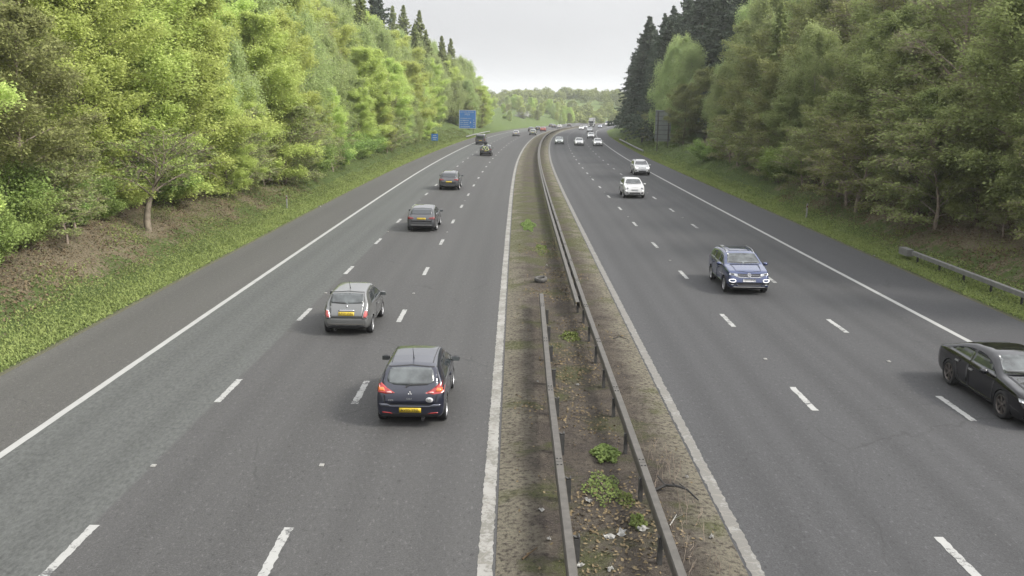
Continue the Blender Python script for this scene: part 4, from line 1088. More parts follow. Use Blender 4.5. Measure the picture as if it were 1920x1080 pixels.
def barrier(name, label, s0, s1, of, side, sec, top, post_every, mat, pmat, z0=lambda s, o: 0.0, pd=(.06, .11), poff=.13, maxposts=100, joints=True, group=None, ds=None):
    t = empty(name, P(s0, of(s0), z0(s0, of(s0)))); tag(t, label, 'crash barrier', group)
    inv = t.matrix_basis.inverted()
    ss = np.arange(s0, s1 + .01, ds or (1.2 if s1 - s0 < 60 else 3.0)); oo = [of(s) for s in ss]
    m = sweep(sec, ss, oo, top); m.v = [tuple(inv @ Vector(v)) for v in m.v]
    rail = m.build('rail', mat, t)
    if joints:
        for s in np.arange(s0 + 1.6, min(s1, s0 + 60), 4.8):
            j = MB()
            for a in (-.035, .035):
                for b in (-.16, .16):
                    q = inv @ P(s + b, of(s) + a, top + .018); j.box(q, (.035, .035, .018))
            q0 = inv @ P(s, of(s), top + .012); j.box(q0, (.128, .010, .006), 0, -th(s))
            j.build('joint', [pmat, mat], rail)
    n = 0; s = s0 + .9
    while s < s1 and n < maxposts:
        o = of(s) + side * poff; h = top - .10
        mb = MB(); a = th(s)
        c0 = inv @ P(s, o, 0)
        zz = z0(s, o) - .1 
        # channel post: web and two flanges, with a slanted head
        mb.box(c0 + Vector((0, 0, (h + zz) / 2)), (pd[0] * .25, pd[1], h - zz), 0, -a)
        for q in (-1, 1):
            dx = Vector((math.cos(a) * pd[0] * .42 * -side + math.sin(a) * q * pd[1] * .46, -math.sin(a) * pd[0] * .42 * -side + math.cos(a) * q * pd[1] * .46, 0))
            mb.box(c0 + dx + Vector((0, 0, (h + zz) / 2 - .02)), (pd[0] * .9, .012, h - zz - .04), 0, -a)
        mb.tube([c0 + Vector((0, 0, h - .06)), inv @ P(s, of(s) + side * .06, top - .09)], .022, 6)
        mb.build('post', pmat, t); n += 1; s += post_every
    return t
sec = beam_section()
CR = 'crash barriers of the central reserve'
barrier('crash_barrier', 'near left steel beam barrier on the central reserve, ending short of the discarded tyre', 6, 33.6, lambda s: .40 + max(0, s - 22) * .008, 1, sec, .66, 2.45, M['galv'], M['galv_d'], RZ, pd=(.10, .13), poff=.20, group=CR)
barrier('crash_barrier', 'near right steel beam barrier on the central reserve with posts on its left side', 6, 250, lambda s: 2.06 - max(0, min(s - 20, 12)) * .004, -1, sec, .66, 2.45, M['galv'], M['galv_d'], RZ, pd=(.075, .12), poff=.12, maxposts=98, group=CR, ds=2.0)
barrier('crash_barrier', 'second beam joining the right barrier beyond the discarded tyre and running to the bend', 32.2, 520, lambda s: 1.76 + max(0, min(s - 60, 40)) * .002, 1, sec, .66, 4.9, M['galv'], M['galv_d'], RZ, pd=(.07, .12), poff=.10, maxposts=60, joints=False, group=CR, ds=2.0)
barrier('crash_barrier', 'far steel beam barrier along the reserve at the bend', 251, 560, lambda s: 2.02, -1, sec, .66, 9.8, M['galv'], M['galv_d'], RZ, poff=.13, maxposts=30, joints=False, group=CR)
wsec = [(-.02, 0), (.02, -.03), (.02, -.09), (-.03, -.13), (-.03, -.18), (.02, -.22), (.02, -.28), (-.02, -.31), (-.032, -.31), (.005, -.28), (.005, -.22), (-.045, -.18), (-.045, -.13), (.005, -.09), (.005, -.03), (-.03, 0)]
bw = [(.09, -.01), (.09, -.19), (.04, -.19), (.04, -.175), (.078, -.175), (.078, -.02), (-.078, -.02), (-.078, -.175), (-.04, -.175), (-.04, -.19), (-.09, -.19), (-.09, -.01), (-.07, .006), (.07, .006)]
tr = barrier('crash_barrier', 'grey steel barrier with a boxed end on the right verge beside the black fastback car', 20, 45.8, lambda s: 19.35, 1, bw, .66, 2.4, M['galv_v'], M['galv_d'], lambda s, o: float(GH(s, o)), joints=False, poff=.12, group='crash barriers on the verges')
mb = MB(); q = tr.matrix_basis.inverted() @ P(46.1, 19.35, .50); mb.box(q, (.34, 1.0, .34), 0, -th(46)); mb.build('end_box', M['galv_v'], tr)
barrier('crash_barrier', 'pale distant barrier on the right verge near the roadside cabinet', 150, 206, lambda s: 18.7, 1, bw, .66, 3.2, M['galv_l'], M['galv_d'], lambda s, o: float(GH(s, o)), joints=False, poff=.12, group='crash barriers on the verges')
barrier('crash_barrier', 'pale distant barrier on the left verge below the large blue direction sign', 208, 265, lambda s: -15.5, -1, bw, .66, 3.2, M['galv_l'], M['galv_d'], lambda s, o: float(GH(s, o)), joints=False, poff=.12, group='crash barriers on the verges')

# ------------------------------------------------------------------ signs and posts
def sign_frame(name, label, cat, s, o, yaw=0.0):
    t = empty(name, G(s, o), -th(s) + yaw); tag(t, label, cat); return t
# local: +X to the right of the road, face towards -Y (to the bridge)
t = sign_frame('direction_sign', 'large square blue direction sign with white lettering on the left verge', 'sign', 230, -17.6)
W_, H_, zb = 4.25, 4.5, 1.9 - float(GH(230, -17.6))
mb = MB(); mb.box((0, 0, zb + H_ / 2), (W_, .06, H_)); pan = mb.build('sign_panel', M['blue'], t)
mb = MB()
for c_, d in (((0, -.036, zb + .06), (W_, .012, .12)), ((0, -.036, zb + H_ - .06), (W_, .012, .12)), ((-W_ / 2 + .06, -.036, zb + H_ / 2), (.12, .012, H_ - .24)), ((W_ / 2 - .06, -.036, zb + H_ / 2), (.12, .012, H_ - .24))): mb.box(c_, d)
mb.build('border', M['signwhite'], pan)
def put_text(body, size, x, z, parent, mat, width=None):
    me = text_mesh(body, size); xs_ = [v.co.x for v in me.vertices]; k = width / (max(xs_) - min(xs_)) if width else 1
    return link('lettering', me_from([(x + v.co.x * k, -.045, z + v.co.y) for v in me.vertices], [p.vertices[:] for p in me.polygons]), mat, parent)
put_text('M25', .62, -.05, zb + H_ - 1.08, pan, M['signwhite'], 1.25)
rw_ = np.random.RandomState(3)
def blurwords(z, x0, x1, h):
    """lines the photograph leaves unreadable: runs of letter-sized strokes, no letters"""
    mb = MB(); x = x0
    while x < x1:
        wl = rw_.uniform(.06, .12); mb.box((x + wl / 2, -.04, z + rw_.uniform(-.02, .02)), (wl, .01, h * rw_.uniform(.7, 1.1))); x += wl + rw_.choice([.05, .05, .05, .16])
    mb.build('lettering', M['signwhite'], pan)
blurwords(zb + H_ - .50, -1.8, 1.6, .16)
for z, x1 in ((2.45, .9), (1.95, .3), (1.45, .2), (.95, .3), (.45, .5)): blurwords(zb + z, -1.75, x1, .20)
for z in (2.05, 1.5, 1.0, .5): blurwords(zb + z, 1.45, 1.75, .22)
mb = MB(); mb.add([(.55, -.042, zb + 1.25), (.95, -.042, zb + 1.4), (.75, -.042, zb + 1.75)], [(0, 1, 2)]); mb.build('emblem', M['signwhite'], pan)
for x in (-1.4, 1.4):
    mb = MB(); mb.tube([(x, .10, -.3), (x, .10, zb + H_ - .2)], .07, 8); mb.build('post', M['galv'], t)
t = sign_frame('marker_sign', 'small square blue sign on the left verge at the foot of the trees', 'sign', 165, -16.9)
mb = MB(); mb.box((0, 0, 1.55), (1.15, .05, 1.2)); pan = mb.build('sign_panel', M['blue'], t)
mb = MB()
for z, w_ in ((1.85, .6), (1.5, .75), (1.2, .5)): mb.box((0, -.03, z), (w_, .012, .12))
mb.build('lettering', M['signwhite'], pan)
for x in (-.35, .35):
    mb = MB(); mb.tube([(x, .06, -.3), (x, .06, 2.1)], .035, 6); mb.build('post', M['galv'], t)
t = sign_frame('direction_sign', 'tall grey back of a sign with horizontal ribs and two posts on the right verge', 'sign', 148, 21.3, R(-8))
M['signback'] = simple('sign_back', (.17, .185, .175, 1), .6, .3, var=.15, scale=1.5)
M['signrib'] = simple('sign_back_rib', (.095, .105, .10, 1), .6, .3)
g0 = float(GH(148, 21.3))
mb = MB(); mb.box((.15, .0, 4.6 - g0), (2.5, .05, 4.9)); pan = mb.build('sign_panel', M['signback'], t)
for k in range(7):
    mb = MB(); mb.box((.15, -.055, 2.5 - g0 + k * .72), (2.5, .05, .13)); mb.build('rib', M['signrib'], pan)
for x in (-.65, 1.0):
    mb = MB(); mb.tube([(x, -.13, -.4), (x, -.13, 6.9 - g0)], .08, 8); mb.build('post', M['galv'], t)
t = sign_frame('roadside_cabinet', 'small grey roadside cabinet on a post by the pale right barrier', 'cabinet', 178, 21.2)
mb = MB(); mb.box((0, 0, 1.35), (.75, .45, .9)); mb.build('cabinet_box', M['signback'], t)
mb = MB(); mb.box((0, 0, .42), (.4, .3, 1.0)); mb.build('base', M['galv_d'], t)
mb = MB(); mb.box((0, -.24, 1.35), (.6, .02, .72)); mb.build('door', M['galv'], t)
t = sign_frame('marker_post', 'short white marker post in the grass on the right verge', 'marker post', 63, 19.5)
mb = MB(); mb.tube([(0, 0, -.1), (0, 0, .95), (0, .0, 1.02)], [.06, .055, .03], 8); mb.build('post', M['litterw'], t)
mb = MB(); mb.box((0, -.056, .82), (.07, .01, .12)); mb.build('reflector', M['red_d'], t)
t = sign_frame('marker_post', 'thin grey marker post in the ivy on the left verge', 'marker post', 64, -16.6)
mb = MB(); mb.tube([(0, 0, -.1), (0, 0, .95)], .045, 8); mb.build('post', M['galv_l'], t)
mb = MB(); mb.box((0, -.046, .8), (.06, .01, .12)); mb.build('reflector', M['red_d'], t)

# road studs
smb = MB(); smb.box((0, 0, .010), (.10, .12, .020)); smb.box((0, 0, .024), (.07, .06, .012)); stud_me = smb.me(); stud_me.materials.append(M['litterw'])
ns_ = 0
for c_, s0, lbl in ((DA, 18.3, 'between lanes one and two on the left'), (DB, 18.45, 'between lanes two and three on the left'), (DC, 27.3, 'between lanes two and three on the right'), (DD, 27.2, 'between lanes one and two on the right')):
    for k in range(-1, 5):
        s = s0 + 18 * k + (-9 if c_ > 0 and False else 0)
        if s < 12: continue
        o = bpy.data.objects.new('road_stud', stud_me); COL.objects.link(o)
        o.location = P(s, c_, .004); o.rotation_euler = (0, 0, -th(s)); ns_ += 1
        tag(o, 'small white reflective stud in the tarmac ' + lbl, 'road stud', 'road studs ' + lbl)

# ------------------------------------------------------------------ things lying on the reserve
def RP(s, o, z=0.0): return P(s, o, RZ(s, o) + z)
mb = MB(); mb.lathe([(.20, -.09), (.26, -.105), (.31, -.08), (.33, -.03), (.33, .03), (.31, .08), (.26, .105), (.20, .09), (.185, .0), (.20, -.09)], 28, 0, 'z')
ty = mb.build('discarded_tyre', M['tyre_old'], None, True); ty.scale = (.86, .86, .95); ty.location = RP(38.8, .61, .10); ty.rotation_euler = (R(6), R(-4), 0)
tag(ty, 'discarded worn black tyre lying flat on the central reserve', 'tyre')
def branch(name, label, pts, rad, mat, twigs=3):
    t = empty(name, RP(pts[0][0], pts[0][1])); tag(t, label, 'branch'); inv = t.matrix_basis.inverted()
    V = [inv @ RP(s, o, z) for s, o, z in pts]
    mb = MB(); mb.tube(V, [rad * (1 - .6 * i / (len(V) - 1)) for i in range(len(V))], 6); mb.build('stem', mat, t)
    r_ = random.Random(len(label))
    for k in range(twigs):
        a = V[r_.randrange(1, len(V) - 1)]; mb = MB(); mb.tube([a, a + Vector((r_.uniform(-.2, .2), r_.uniform(-.2, .2), r_.uniform(.02, .12)))], rad * .35, 5); mb.build('twig', mat, t)
M['wetwood'] = simple('black_rubber_strip', (.012, .011, .010, 1), .7)
branch('torn_branch', 'black crooked branch sticking out from under the right barrier', [(17.2, 2.35, .05), (17.25, 2.55, .10), (17.15, 2.75, .12), (17.05, 2.95, .10), (16.75, 3.12, .04)], .035, M['wetwood'], 4)
branch('dead_stick', 'thin curved dead stick beside the right barrier near the worn line', [(29.2, 2.75, .02), (29.5, 3.0, .03), (29.3, 3.25, .02), (28.8, 3.22, .02)], .014, M['wetwood'], 1)
branch('dead_stick', 'short straw-coloured stick at the foot of the left edge line', [(14.3, -.35, .02), (14.55, -.2, .02), (14.75, -.08, .02)], .016, M['litter'], 1)
branch('dead_stick', 'short pale stick leaning against the right barrier', [(15.5, 2.35, .04), (15.8, 2.48, .05), (16.1, 2.58, .03)], .012, M['litterw'], 1)
# weeds, each a clump of leaves with stems
def leaf_quads(C, size, up=.6, elong=1.5, rs=None, tang=None):
    n = len(C); rs = rs or np.random
    nr = rs.normal(size=(n, 3)); nr[:, 2] = np.abs(nr[:, 2]) + up * 2; nr /= np.linalg.norm(nr, axis=1)[:, None]
    t = rs.normal(size=(n, 3)) if tang is None else tang + rs.normal(size=(n, 3)) * .35
    t -= nr * np.sum(t * nr, 1)[:, None]; t /= np.linalg.norm(t, axis=1)[:, None] + 1e-9
    b = np.cross(nr, t); sz = (size * rs.uniform(.6, 1.35, n))[:, None]
    return np.stack([C - t * sz * elong * .5, C + b * sz * .5 - t * sz * .05, C + t * sz * elong * .5, C - b * sz * .5 - t * sz * .05], 1)
def weed(label, s, o, rx, ry, h, n, size=.045, group='weeds on the central reserve'):
    t = empty('weed', RP(s, o), 0); tag(t, label, 'weed', group)
    r_ = np.random.RandomState(int(s * 10))
    a = r_.uniform(0, 2 * PI, n); q = np.sqrt(r_.uniform(0, 1, n))
    q *= .75 + .3 * np.sin(a * 3 + s) * np.cos(a * 2)
    C = np.stack([q * np.cos(a) * rx, q * np.sin(a) * ry, h * (1 - q * .75) * r_.uniform(.25, 1, n)], -1)
    link('leaves', quads_np(leaf_quads(C, size, .5, 1.5, r_), None, r_.rand(n)), M['weedleaf'], t)
    mb = MB()
    for k in range(14):
        c_ = C[k]; mb.tube([(c_[0] * .3, c_[1] * .3, -.02), tuple(c_)], .006, 4)
    mb.build('stem', M['twig'], t)
weed('light green weed patch spread between the barriers, nearest the discarded tyre', 29.4, 1.38, .42, .9, .16, 700, .05)
weed('thick bushy green weed between the barriers beside a right post', 19.0, 1.52, .38, .65, .20, 1100, .05)
weed('loose pale weed sprawling among dead leaves between the barriers', 17.2, 1.35, .48, 1.0, .12, 620, .04)
weed('small upright green weed by the right barrier post among litter', 15.75, 1.80, .20, .34, .18, 300, .04)
weed('broad mossy grass patch left of the barrier beyond the discarded tyre', 57, .25, .55, 3.4, .10, 2600, .05)
weed('smaller mossy grass patch left of the barrier, nearer the discarded tyre', 48, .9, .5, 2.2, .08, 1200, .05)
weed('thin weed tuft against the right barrier in front of the sprawling weed', 16.7, 1.72, .22, .5, .12, 220, .04)
# litter: crumpled scraps
rl = np.random.RandomState(11)
for i, (s, o, r_, lab) in enumerate([(15.35, 1.45, .17, 'largest torn white plastic scrap between the barriers'), (15.2, 1.22, .12, 'crumpled white scrap left of the largest plastic scrap'), (15.45, 1.85, .12, 'flat white scrap beside the right barrier foot'), (16.6, .95, .09, 'small white wrapper by the sprawling weed'), (15.0, .12, .06, 'little white chip left of the near left barrier'), (14.05, .62, .10, 'grey plastic scrap beside the nearest left post'), (13.95, 1.1, .08, 'pale wrapper in the dead leaves at the bottom of the picture'), (16.2, .02, .07, 'pale flake on the soil left of the left barrier'), (15.2, 3.05, .06, 'white round scrap right of the right barrier'), (24.2, .15, .06, 'small white scrap left of the left barrier'), (24.1, 1.25, .07, 'pale scrap between the barriers beyond the thick weed'), (43.0, 1.0, .07, 'white speck of litter beyond the discarded tyre'), (17.9, 3.1, .05, 'tiny white scrap near the worn right edge line'), (67, -14.95, .14, 'white litter scrap on the left road edge'), (47.5, 18.3, .09, 'white scrap on the right verge edge before the boxed barrier end')]):
    n = 12; vs = [(0, 0, .05)]
    for k in range(n):
        a = 2 * PI * k / n; q = r_ * rl.uniform(.45, 1.15); vs.append((q * math.cos(a), q * math.sin(a) * .7, rl.uniform(.004, .07)))
    for k in range(n):
        a = 2 * PI * (k + .5) / n; q = r_ * rl.uniform(.35, .6); vs.append((q * math.cos(a), q * math.sin(a) * .7, rl.uniform(.03, .09)))
    fs = [(0, 1 + n + k, 1 + n + (k + 1) % n) for k in range(n)] + [(1 + n + k, 1 + (k + 1) % n, 1 + n + (k + 1) % n) for k in range(n)] + [(1 + k, 1 + (k + 1) % n, 1 + n + k) for k in range(n)] + [tuple(range(n, 0, -1))]
    o_ = link('litter_scrap', me_from(vs, fs), M['litterw'])
    o_.location = RP(s, o) if -1 < o < 3.5 else G(s, o); o_.rotation_euler = (0, 0, rl.uniform(0, 6))
    tag(o_, lab, 'litter', 'litter scraps')
# dead leaves between the rails: nobody could count them
n = 15000
S = 11 + 40 * rl.rand(n) ** 1.3; O = rl.uniform(-.5, 3.2, n)
dens = np.clip(.28 + .9 * np.sin(S * .9) * np.sin(S * .37 + O) - np.abs(O - 1.25) * .45 + .5 * (np.abs(O - 1.25) < .7), 0.03, 1)
k = rl.rand(n) < dens; S = S[k]; O = O[k]
C = PA(S, O, resz(S, O) + rl.uniform(.004, .035, len(S)))
o_ = link('dead_leaves', quads_np(leaf_quads(C, .048, .7, 1.5, rl), None, rl.rand(len(C))), M['litter']); tag(o_, 'brown dead leaves scattered over the soil between the barriers', 'dead leaves', kind='stuff')
# dry weed stems along the right barrier
mb = MB()
for k in range(70):
    s = rl.uniform(12, 19.5); o = rl.uniform(2.2, 3.0); p = RP(s, o); hgt = rl.uniform(.15, .5)
    q = p + Vector((rl.uniform(-.12, .12), rl.uniform(-.1, .1), hgt)); mb.tube([p, p.lerp(q, .5) + Vector((rl.uniform(-.04, .04), 0, 0)), q], [.006, .005, .003], 4)
    mb.tube([p.lerp(q, .6), q + Vector((rl.uniform(-.12, .12), rl.uniform(-.1, .1), -.05))], .003, 3)
o_ = mb.build('dry_stems', M['twig']); tag(o_, 'thin dry weed stems beside the right barrier', 'dry weeds', kind='stuff')

# ------------------------------------------------------------------ trees
def limbs_mesh(paths, n0=6):
    """paths: list of (points, radii, sides) -> one tapered branching mesh"""
    mb = MB()
    for pts, rad, n in paths: mb.tube(pts, rad, n, cap=False)
    return mb.me(True)
def unit(v): return v / (np.linalg.norm(v) + 1e-9)
def bez(a, b, sag, n=6):
    t = np.linspace(0, 1, n)[:, None]
    p = a + (b - a) * t; p[:, 2] += sag * (t[:, 0] * (1 - t[:, 0])) * 4
    return p
def broadleaf(seed, H=17, r0=.24, low=.10, spread=.33, nl=30, nsub=13, nleaf=85, leaf=.13, flat=.10, droop=.08, up=1.0, lean=0.0, sparse=0.0, twiggy=0, clump=.55, shape=.35, hang=0.0):
    rs = np.random.RandomState(seed)
    H = H * .86; top = np.array([rs.uniform(-.6, .6) + lean, rs.uniform(-.6, .6), H * .96])
    n = 9; tz = np.linspace(0, 1, n)
    trunk = np.stack([top[0] * tz ** 1.5 + .25 * np.sin(tz * 5 + seed), top[1] * tz ** 1.5 + .25 * np.cos(tz * 4 + seed) - .25, H * .96 * tz - .5 * (tz == 0)], -1)
    paths = [(trunk, list(r0 * (1 - tz * .93)), 8)]
    C = []; T = []; twigs = []
    for i in range(nl):
        f = low + (1 - low) * (i + rs.uniform(0, 1)) / nl
        base = np.array([np.interp(f, tz, trunk[:, k]) for k in range(3)])
        # crown profile: widest at `shape`
        prof = (.45 + .55 * (f / shape) ** .6) if f < shape else max(0.10, 1 - ((f - shape) / (1.0 - shape)) ** 2.2) ** .62
        L = H * spread * prof * rs.uniform(.65, 1.15) + .5
        az = i * 2.399 + rs.uniform(-.5, .5); el = R(rs.uniform(5, 30) + 42 * f * up)
        d = np.array([math.cos(az) * math.cos(el), math.sin(az) * math.cos(el), math.sin(el)])
        tip = base + d * L; tip[2] -= droop * L * L * .25
        lp = bez(base, tip, L * .06, 6)
        paths.append((lp, list(np.linspace(max(.018, r0 * .38 * (1 - f * .7) * L / (H * spread + .5)), .010, 6)), 5))
        for j in range(nsub):
            t = .22 + .78 * (j + rs.uniform(0, 1)) / nsub
            b0 = np.array([np.interp(t, np.linspace(0, 1, 6), lp[:, k]) for k in range(3)])
            side = (1 if j % 2 else -1) * R(rs.uniform(25, 75))
            sl_ = L * (.42 - .24 * t) * rs.uniform(.6, 1.3) + .25
            a2 = az + side
            e = b0 + np.array([math.cos(a2) * sl_, math.sin(a2) * sl_, sl_ * rs.uniform(-.15, .35) - hang * sl_ * 1.2])
            if twiggy or j % 3 == 0: twigs.append((b0, e))
            if rs.rand() < sparse: continue
            m = int(nleaf * rs.uniform(.5, 1.4))
            u = rs.uniform(.05, 1.08, m)[:, None]
            w_ = (.10 + .42 * clump * np.sin(np.clip(u, 0, 1) * PI * .9)) * (.35 + sl_ * .32)
            q = b0 + (e - b0) * u + rs.normal(size=(m, 3)) * np.concatenate([w_, w_, np.full_like(w_, flat) * (.6 + .4 * sl_)], 1)
            if hang > 0: q[:, 2] -= hang * np.abs(rs.normal(size=m)) * 1.1
            C.append(q); T.append(np.tile(unit(e - b0), (m, 1)))
        # twigs at the very tip
    for (a, b) in twigs:
        paths.append((bez(a, b, .05, 3), [.014, .010, .005], 3))
        if twiggy:
            for k in range(twiggy):
                t = rs.uniform(.2, 1.0); p = a + (b - a) * t; l_ = np.linalg.norm(b - a) * rs.uniform(.25, .6)
                d = unit((b - a) + rs.normal(size=3) * np.array([1.0, 1.0, .7]) * np.linalg.norm(b - a) * .8)
                paths.append((np.stack([p, p + d * l_ * .5 + rs.normal(size=3) * .05, p + d * l_]), [.010, .008, .004], 3))
    C = np.concatenate(C) if C else np.zeros((1, 3)); T = np.concatenate(T) if T else np.zeros((1, 3))
    return limbs_mesh(paths), quads_np(leaf_quads(C, leaf, .35 if flat < .4 else .15, 1.6, rs, T), None, rs.rand(len(C)))
def conifer(seed, H=20, R0=3.4, step=.42, per=8, leaf=.26, nleaf=30, droop=.35, gap=.0, low=.06, ragged=.25):
    rs = np.random.RandomState(seed)
    paths = [(np.array([[0, 0, -.5], [0, 0, H * .5], [0.1, 0, H]]), [.26, .15, .02], 7)]
    C = []; T = []
    z = H * low
    while z < H - .15:
        f = z / H; Rr = R0 * (1 - f) ** .8 * rs.uniform(1 - ragged, 1 + ragged) + .10
        k0 = rs.uniform(0, 6.28); npb = max(4, int(per * (1 - f * .4)))
        for k in range(npb):
            if rs.rand() < gap: continue
            az = k0 + 2 * PI * k / npb + rs.uniform(-.3, .3); L = Rr * rs.uniform(.6, 1.15)
            rise = .10 if f < .7 else .45
            e = np.array([math.cos(az) * L, math.sin(az) * L, z + L * rise - droop * L])
            b = np.array([0, 0, z])
            lp = bez(b, e, -L * .06, 4); paths.append((lp, [.035 * (1 - f) + .008, .02 * (1 - f) + .007, .012, .004], 3))
            m = int(nleaf * (.3 + L / R0) * rs.uniform(.7, 1.2)) + 3
            t = rs.uniform(.12, 1.05, m)[:, None]
            side = np.array([-math.sin(az), math.cos(az), 0])
            wd = (1.08 - t) * L * .32 + .05
            q = b + (e - b) * t + side * wd * rs.uniform(-1, 1, (m, 1)); q[:, 2] += rs.normal(size=m) * .05 - np.abs(rs.normal(size=m)) * .13
            C.append(q); dd = (e - b) / (L + 1e-6); T.append(np.tile(dd, (m, 1)) + side * rs.uniform(-.8, .8, (m, 1)) + np.array([0, 0, -.25]))
        z += step * rs.uniform(.7, 1.3) * (1.15 - .4 * f)
    C = np.concatenate(C); T = np.concatenate(T)
    return limbs_mesh(paths), quads_np(leaf_quads(C, leaf, .35, 1.9, rs, T), None, rs.rand(len(C)))
def bush(seed, H=3.2, W=2.4, n=9000, leaf=.10, stems=9):
    rs = np.random.RandomState(seed); paths = []; C = []; T = []
    for i in range(stems * 4):
        az = rs.uniform(0, 6.28); sp = rs.uniform(.15, 1) ** .7; h = H * math.sqrt(max(.08, 1 - (sp * .9) ** 2)) * rs.uniform(.55, 1.08)
        e = np.array([math.cos(az) * W * sp, math.sin(az) * W * sp, h]); b = np.array([math.cos(az) * .2, math.sin(az) * .2, -.3])
        lp = bez(b, e, .25, 5); paths.append((lp, [.04, .03, .02, .012, .006], 4))
        m = n // (stems * 4)
        t = rs.uniform(.25, 1.05, m)[:, None]; q = b + (e - b) * t; q[:, 2] += .25 * 4 * (t * (1 - t))[:, 0]
        q += rs.normal(size=(m, 3)) * np.array([.30, .30, .20]) * (.5 + .3 * W / 2)
        q[:, 2] = np.maximum(q[:, 2], -.1 + .1 * rs.rand(m)); C.append(q); T.append(np.tile(unit(e - b), (m, 1)))
    return limbs_mesh(paths), quads_np(leaf_quads(np.concatenate(C), leaf, .3, 1.4, rs, np.concatenate(T)), None, rs.rand(m * stems * 4))

TP = {}
def proto(key, pair, bark, leaf):
    pair[0].materials.append(M[bark]); pair[1].materials.append(M[leaf]); TP[key] = pair
for i in range(3): proto('beech%d' % i, broadleaf(20 + i, H=16.5, nl=42, nsub=15, nleaf=185, leaf=.108, spread=.36, shape=.38, low=.03, clump=.75, flat=.22, droop=.12), 'bark', 'beech')
for i in range(2): proto('birch%d' % i, broadleaf(40 + i, H=17.5, nl=38, nsub=13, nleaf=150, leaf=.10, flat=.5, low=.04, spread=.29, shape=.42, up=1.1, droop=.25, hang=.55, clump=.55, r0=.17), 'birchbark', 'birch')
for i in range(2): proto('bare%d' % i, broadleaf(60 + i, H=16, nl=34, nsub=14, nleaf=34, leaf=.13, spread=.32, sparse=.40, twiggy=7, shape=.3, low=.05, flat=.2), 'twig', 'sparse')
for i in range(2): proto('dull%d' % i, broadleaf(70 + i, H=15, nl=36, nsub=14, nleaf=115, leaf=.12, spread=.37, flat=.24, sparse=.12, twiggy=3, shape=.40, low=.03, clump=.7), 'bark', 'sparse')
for i in range(3): proto('spruce%d' % i, conifer(80 + i, H=20, R0=4.3 + .5 * i, nleaf=80, leaf=.25, ragged=.42, droop=.28, gap=.06), 'bark', 'spruce')
for i in range(2): proto('larch%d' % i, conifer(90 + i, H=19, R0=3.8, per=8, leaf=.20, nleaf=75, droop=.2, gap=.05, step=.42, low=.03), 'bark', 'larch')
for i in range(3): proto('bush%d' % i, bush(100 + i, 3.2, 2.6, 22000, .085), 'bark', 'shrub')
proto('thicket0', broadleaf(111, H=5.5, nl=20, nsub=12, nleaf=45, leaf=.10, spread=.55, low=.06, shape=.4, twiggy=4, sparse=.25, r0=.11), 'twig', 'sparse')
proto('thorn0', broadleaf(125, H=4.2, nl=16, nsub=10, nleaf=26, leaf=.085, spread=.72, low=.38, shape=.55, up=.5, twiggy=5, sparse=.35, r0=.17, lean=.7), 'bark', 'shrub')
proto('blossom0', bush(131, 3.2, 3.4, 5000, .14), 'bark', 'blossom')
proto('dark0', bush(132, 4.0, 1.8, 6000, .14), 'bark', 'spruce')
WORD = dict(beech='bright yellow-green beech', birch='soft green birch', bare='brown twiggy tree', dull='olive half-leafed tree', spruce='dark blue-green spruce', larch='pale feathery larch', bush='leafy green bush', thicket='twiggy thicket', thorn='crooked thorn tree')
CAT = dict(beech='tree', birch='tree', bare='tree', dull='tree', spruce='conifer', larch='conifer', bush='bush', thicket='bush', thorn='tree', dark='bush', blossom='bush')
NAME = dict(beech='beech_tree', birch='birch_tree', bare='bare_tree', dull='young_tree', spruce='spruce_tree', larch='larch_tree', bush='bush', thicket='thicket', thorn='thorn_tree', dark='dark_bush', blossom='blossom_bush')
def plant(key, s, o, sc=1.0, label=None, group=None, rz=None, tilt=None, pos=None, zs=1.0):
    k = key.rstrip('0123456789')
    p = pos if pos is not None else G(s, o)
    r_ = random.Random(int(s * 37 + o * 101))
    t = empty(NAME[k], p, r_.uniform(0, 6.28) if rz is None else rz)
    t.scale = (sc, sc, sc * zs)
    if tilt: t.rotation_euler = (tilt[0], tilt[1], t.rotation_euler[2])
    tag(t, label, CAT[k], group)
    for nm, me in zip(('trunk', 'crown'), TP[key]):
        c = bpy.data.objects.new(nm, me); COL.objects.link(c); c.parent = t
    return t
LM_L = [(0, 'opposite the navy hatchback'), (38, 'opposite the rounded grey hatchback'), (52, 'opposite the silver grey hatchback'), (75, 'opposite the dark grey tall car'), (105, 'short of the small blue sign'), (150, 'behind the small blue sign'), (188, 'between the two blue signs'), (228, 'behind the large blue sign'), (262, 'past the large blue sign')]
LM_R = [(0, 'behind the boxed barrier end'), (52, 'above the white marker post'), (72, 'level with the rounded crossover'), (98, 'level with the white tall car'), (128, 'beside the grey sign back'), (165, 'behind the roadside cabinet'), (205, 'where the pale barrier ends'), (245, 'at the far end of the right wood')]
def lab(kind, s, side, row):
    lm = [t for q, t in (LM_L if side == 'left' else LM_R) if s >= q][-1]
    return '%s, %s %s row, %s' % (WORD[kind], side, row, lm)
rt = random.Random(77)
def row(side, o0, jit, s0, s1, step, picks, name, sc=(.85, 1.1), fade=None):
    s = s0
    while s < s1:
        # picks: function of s -> list of kinds to choose from
        k = rt.choice(picks(s)); nv = [q for q in TP if q.rstrip('0123456789') == k]
        q = rt.uniform(*sc) * (fade(s) if fade else 1)
        oo = o0 + rt.uniform(-jit, jit)
        if side == 'left' and 178 < s < 243 and oo > -24: s += step; continue      # clear sight of the signs
        if side == 'right' and 96 < s < 150 and oo < 28: oo += 2.6; q *= .8
        plant(rt.choice(nv), s + rt.uniform(-1.2, 1.2), oo, q, lab(k, s, side, name), '%s row of trees on the %s bank' % (name, side))
        s += step * rt.uniform(.8, 1.25)
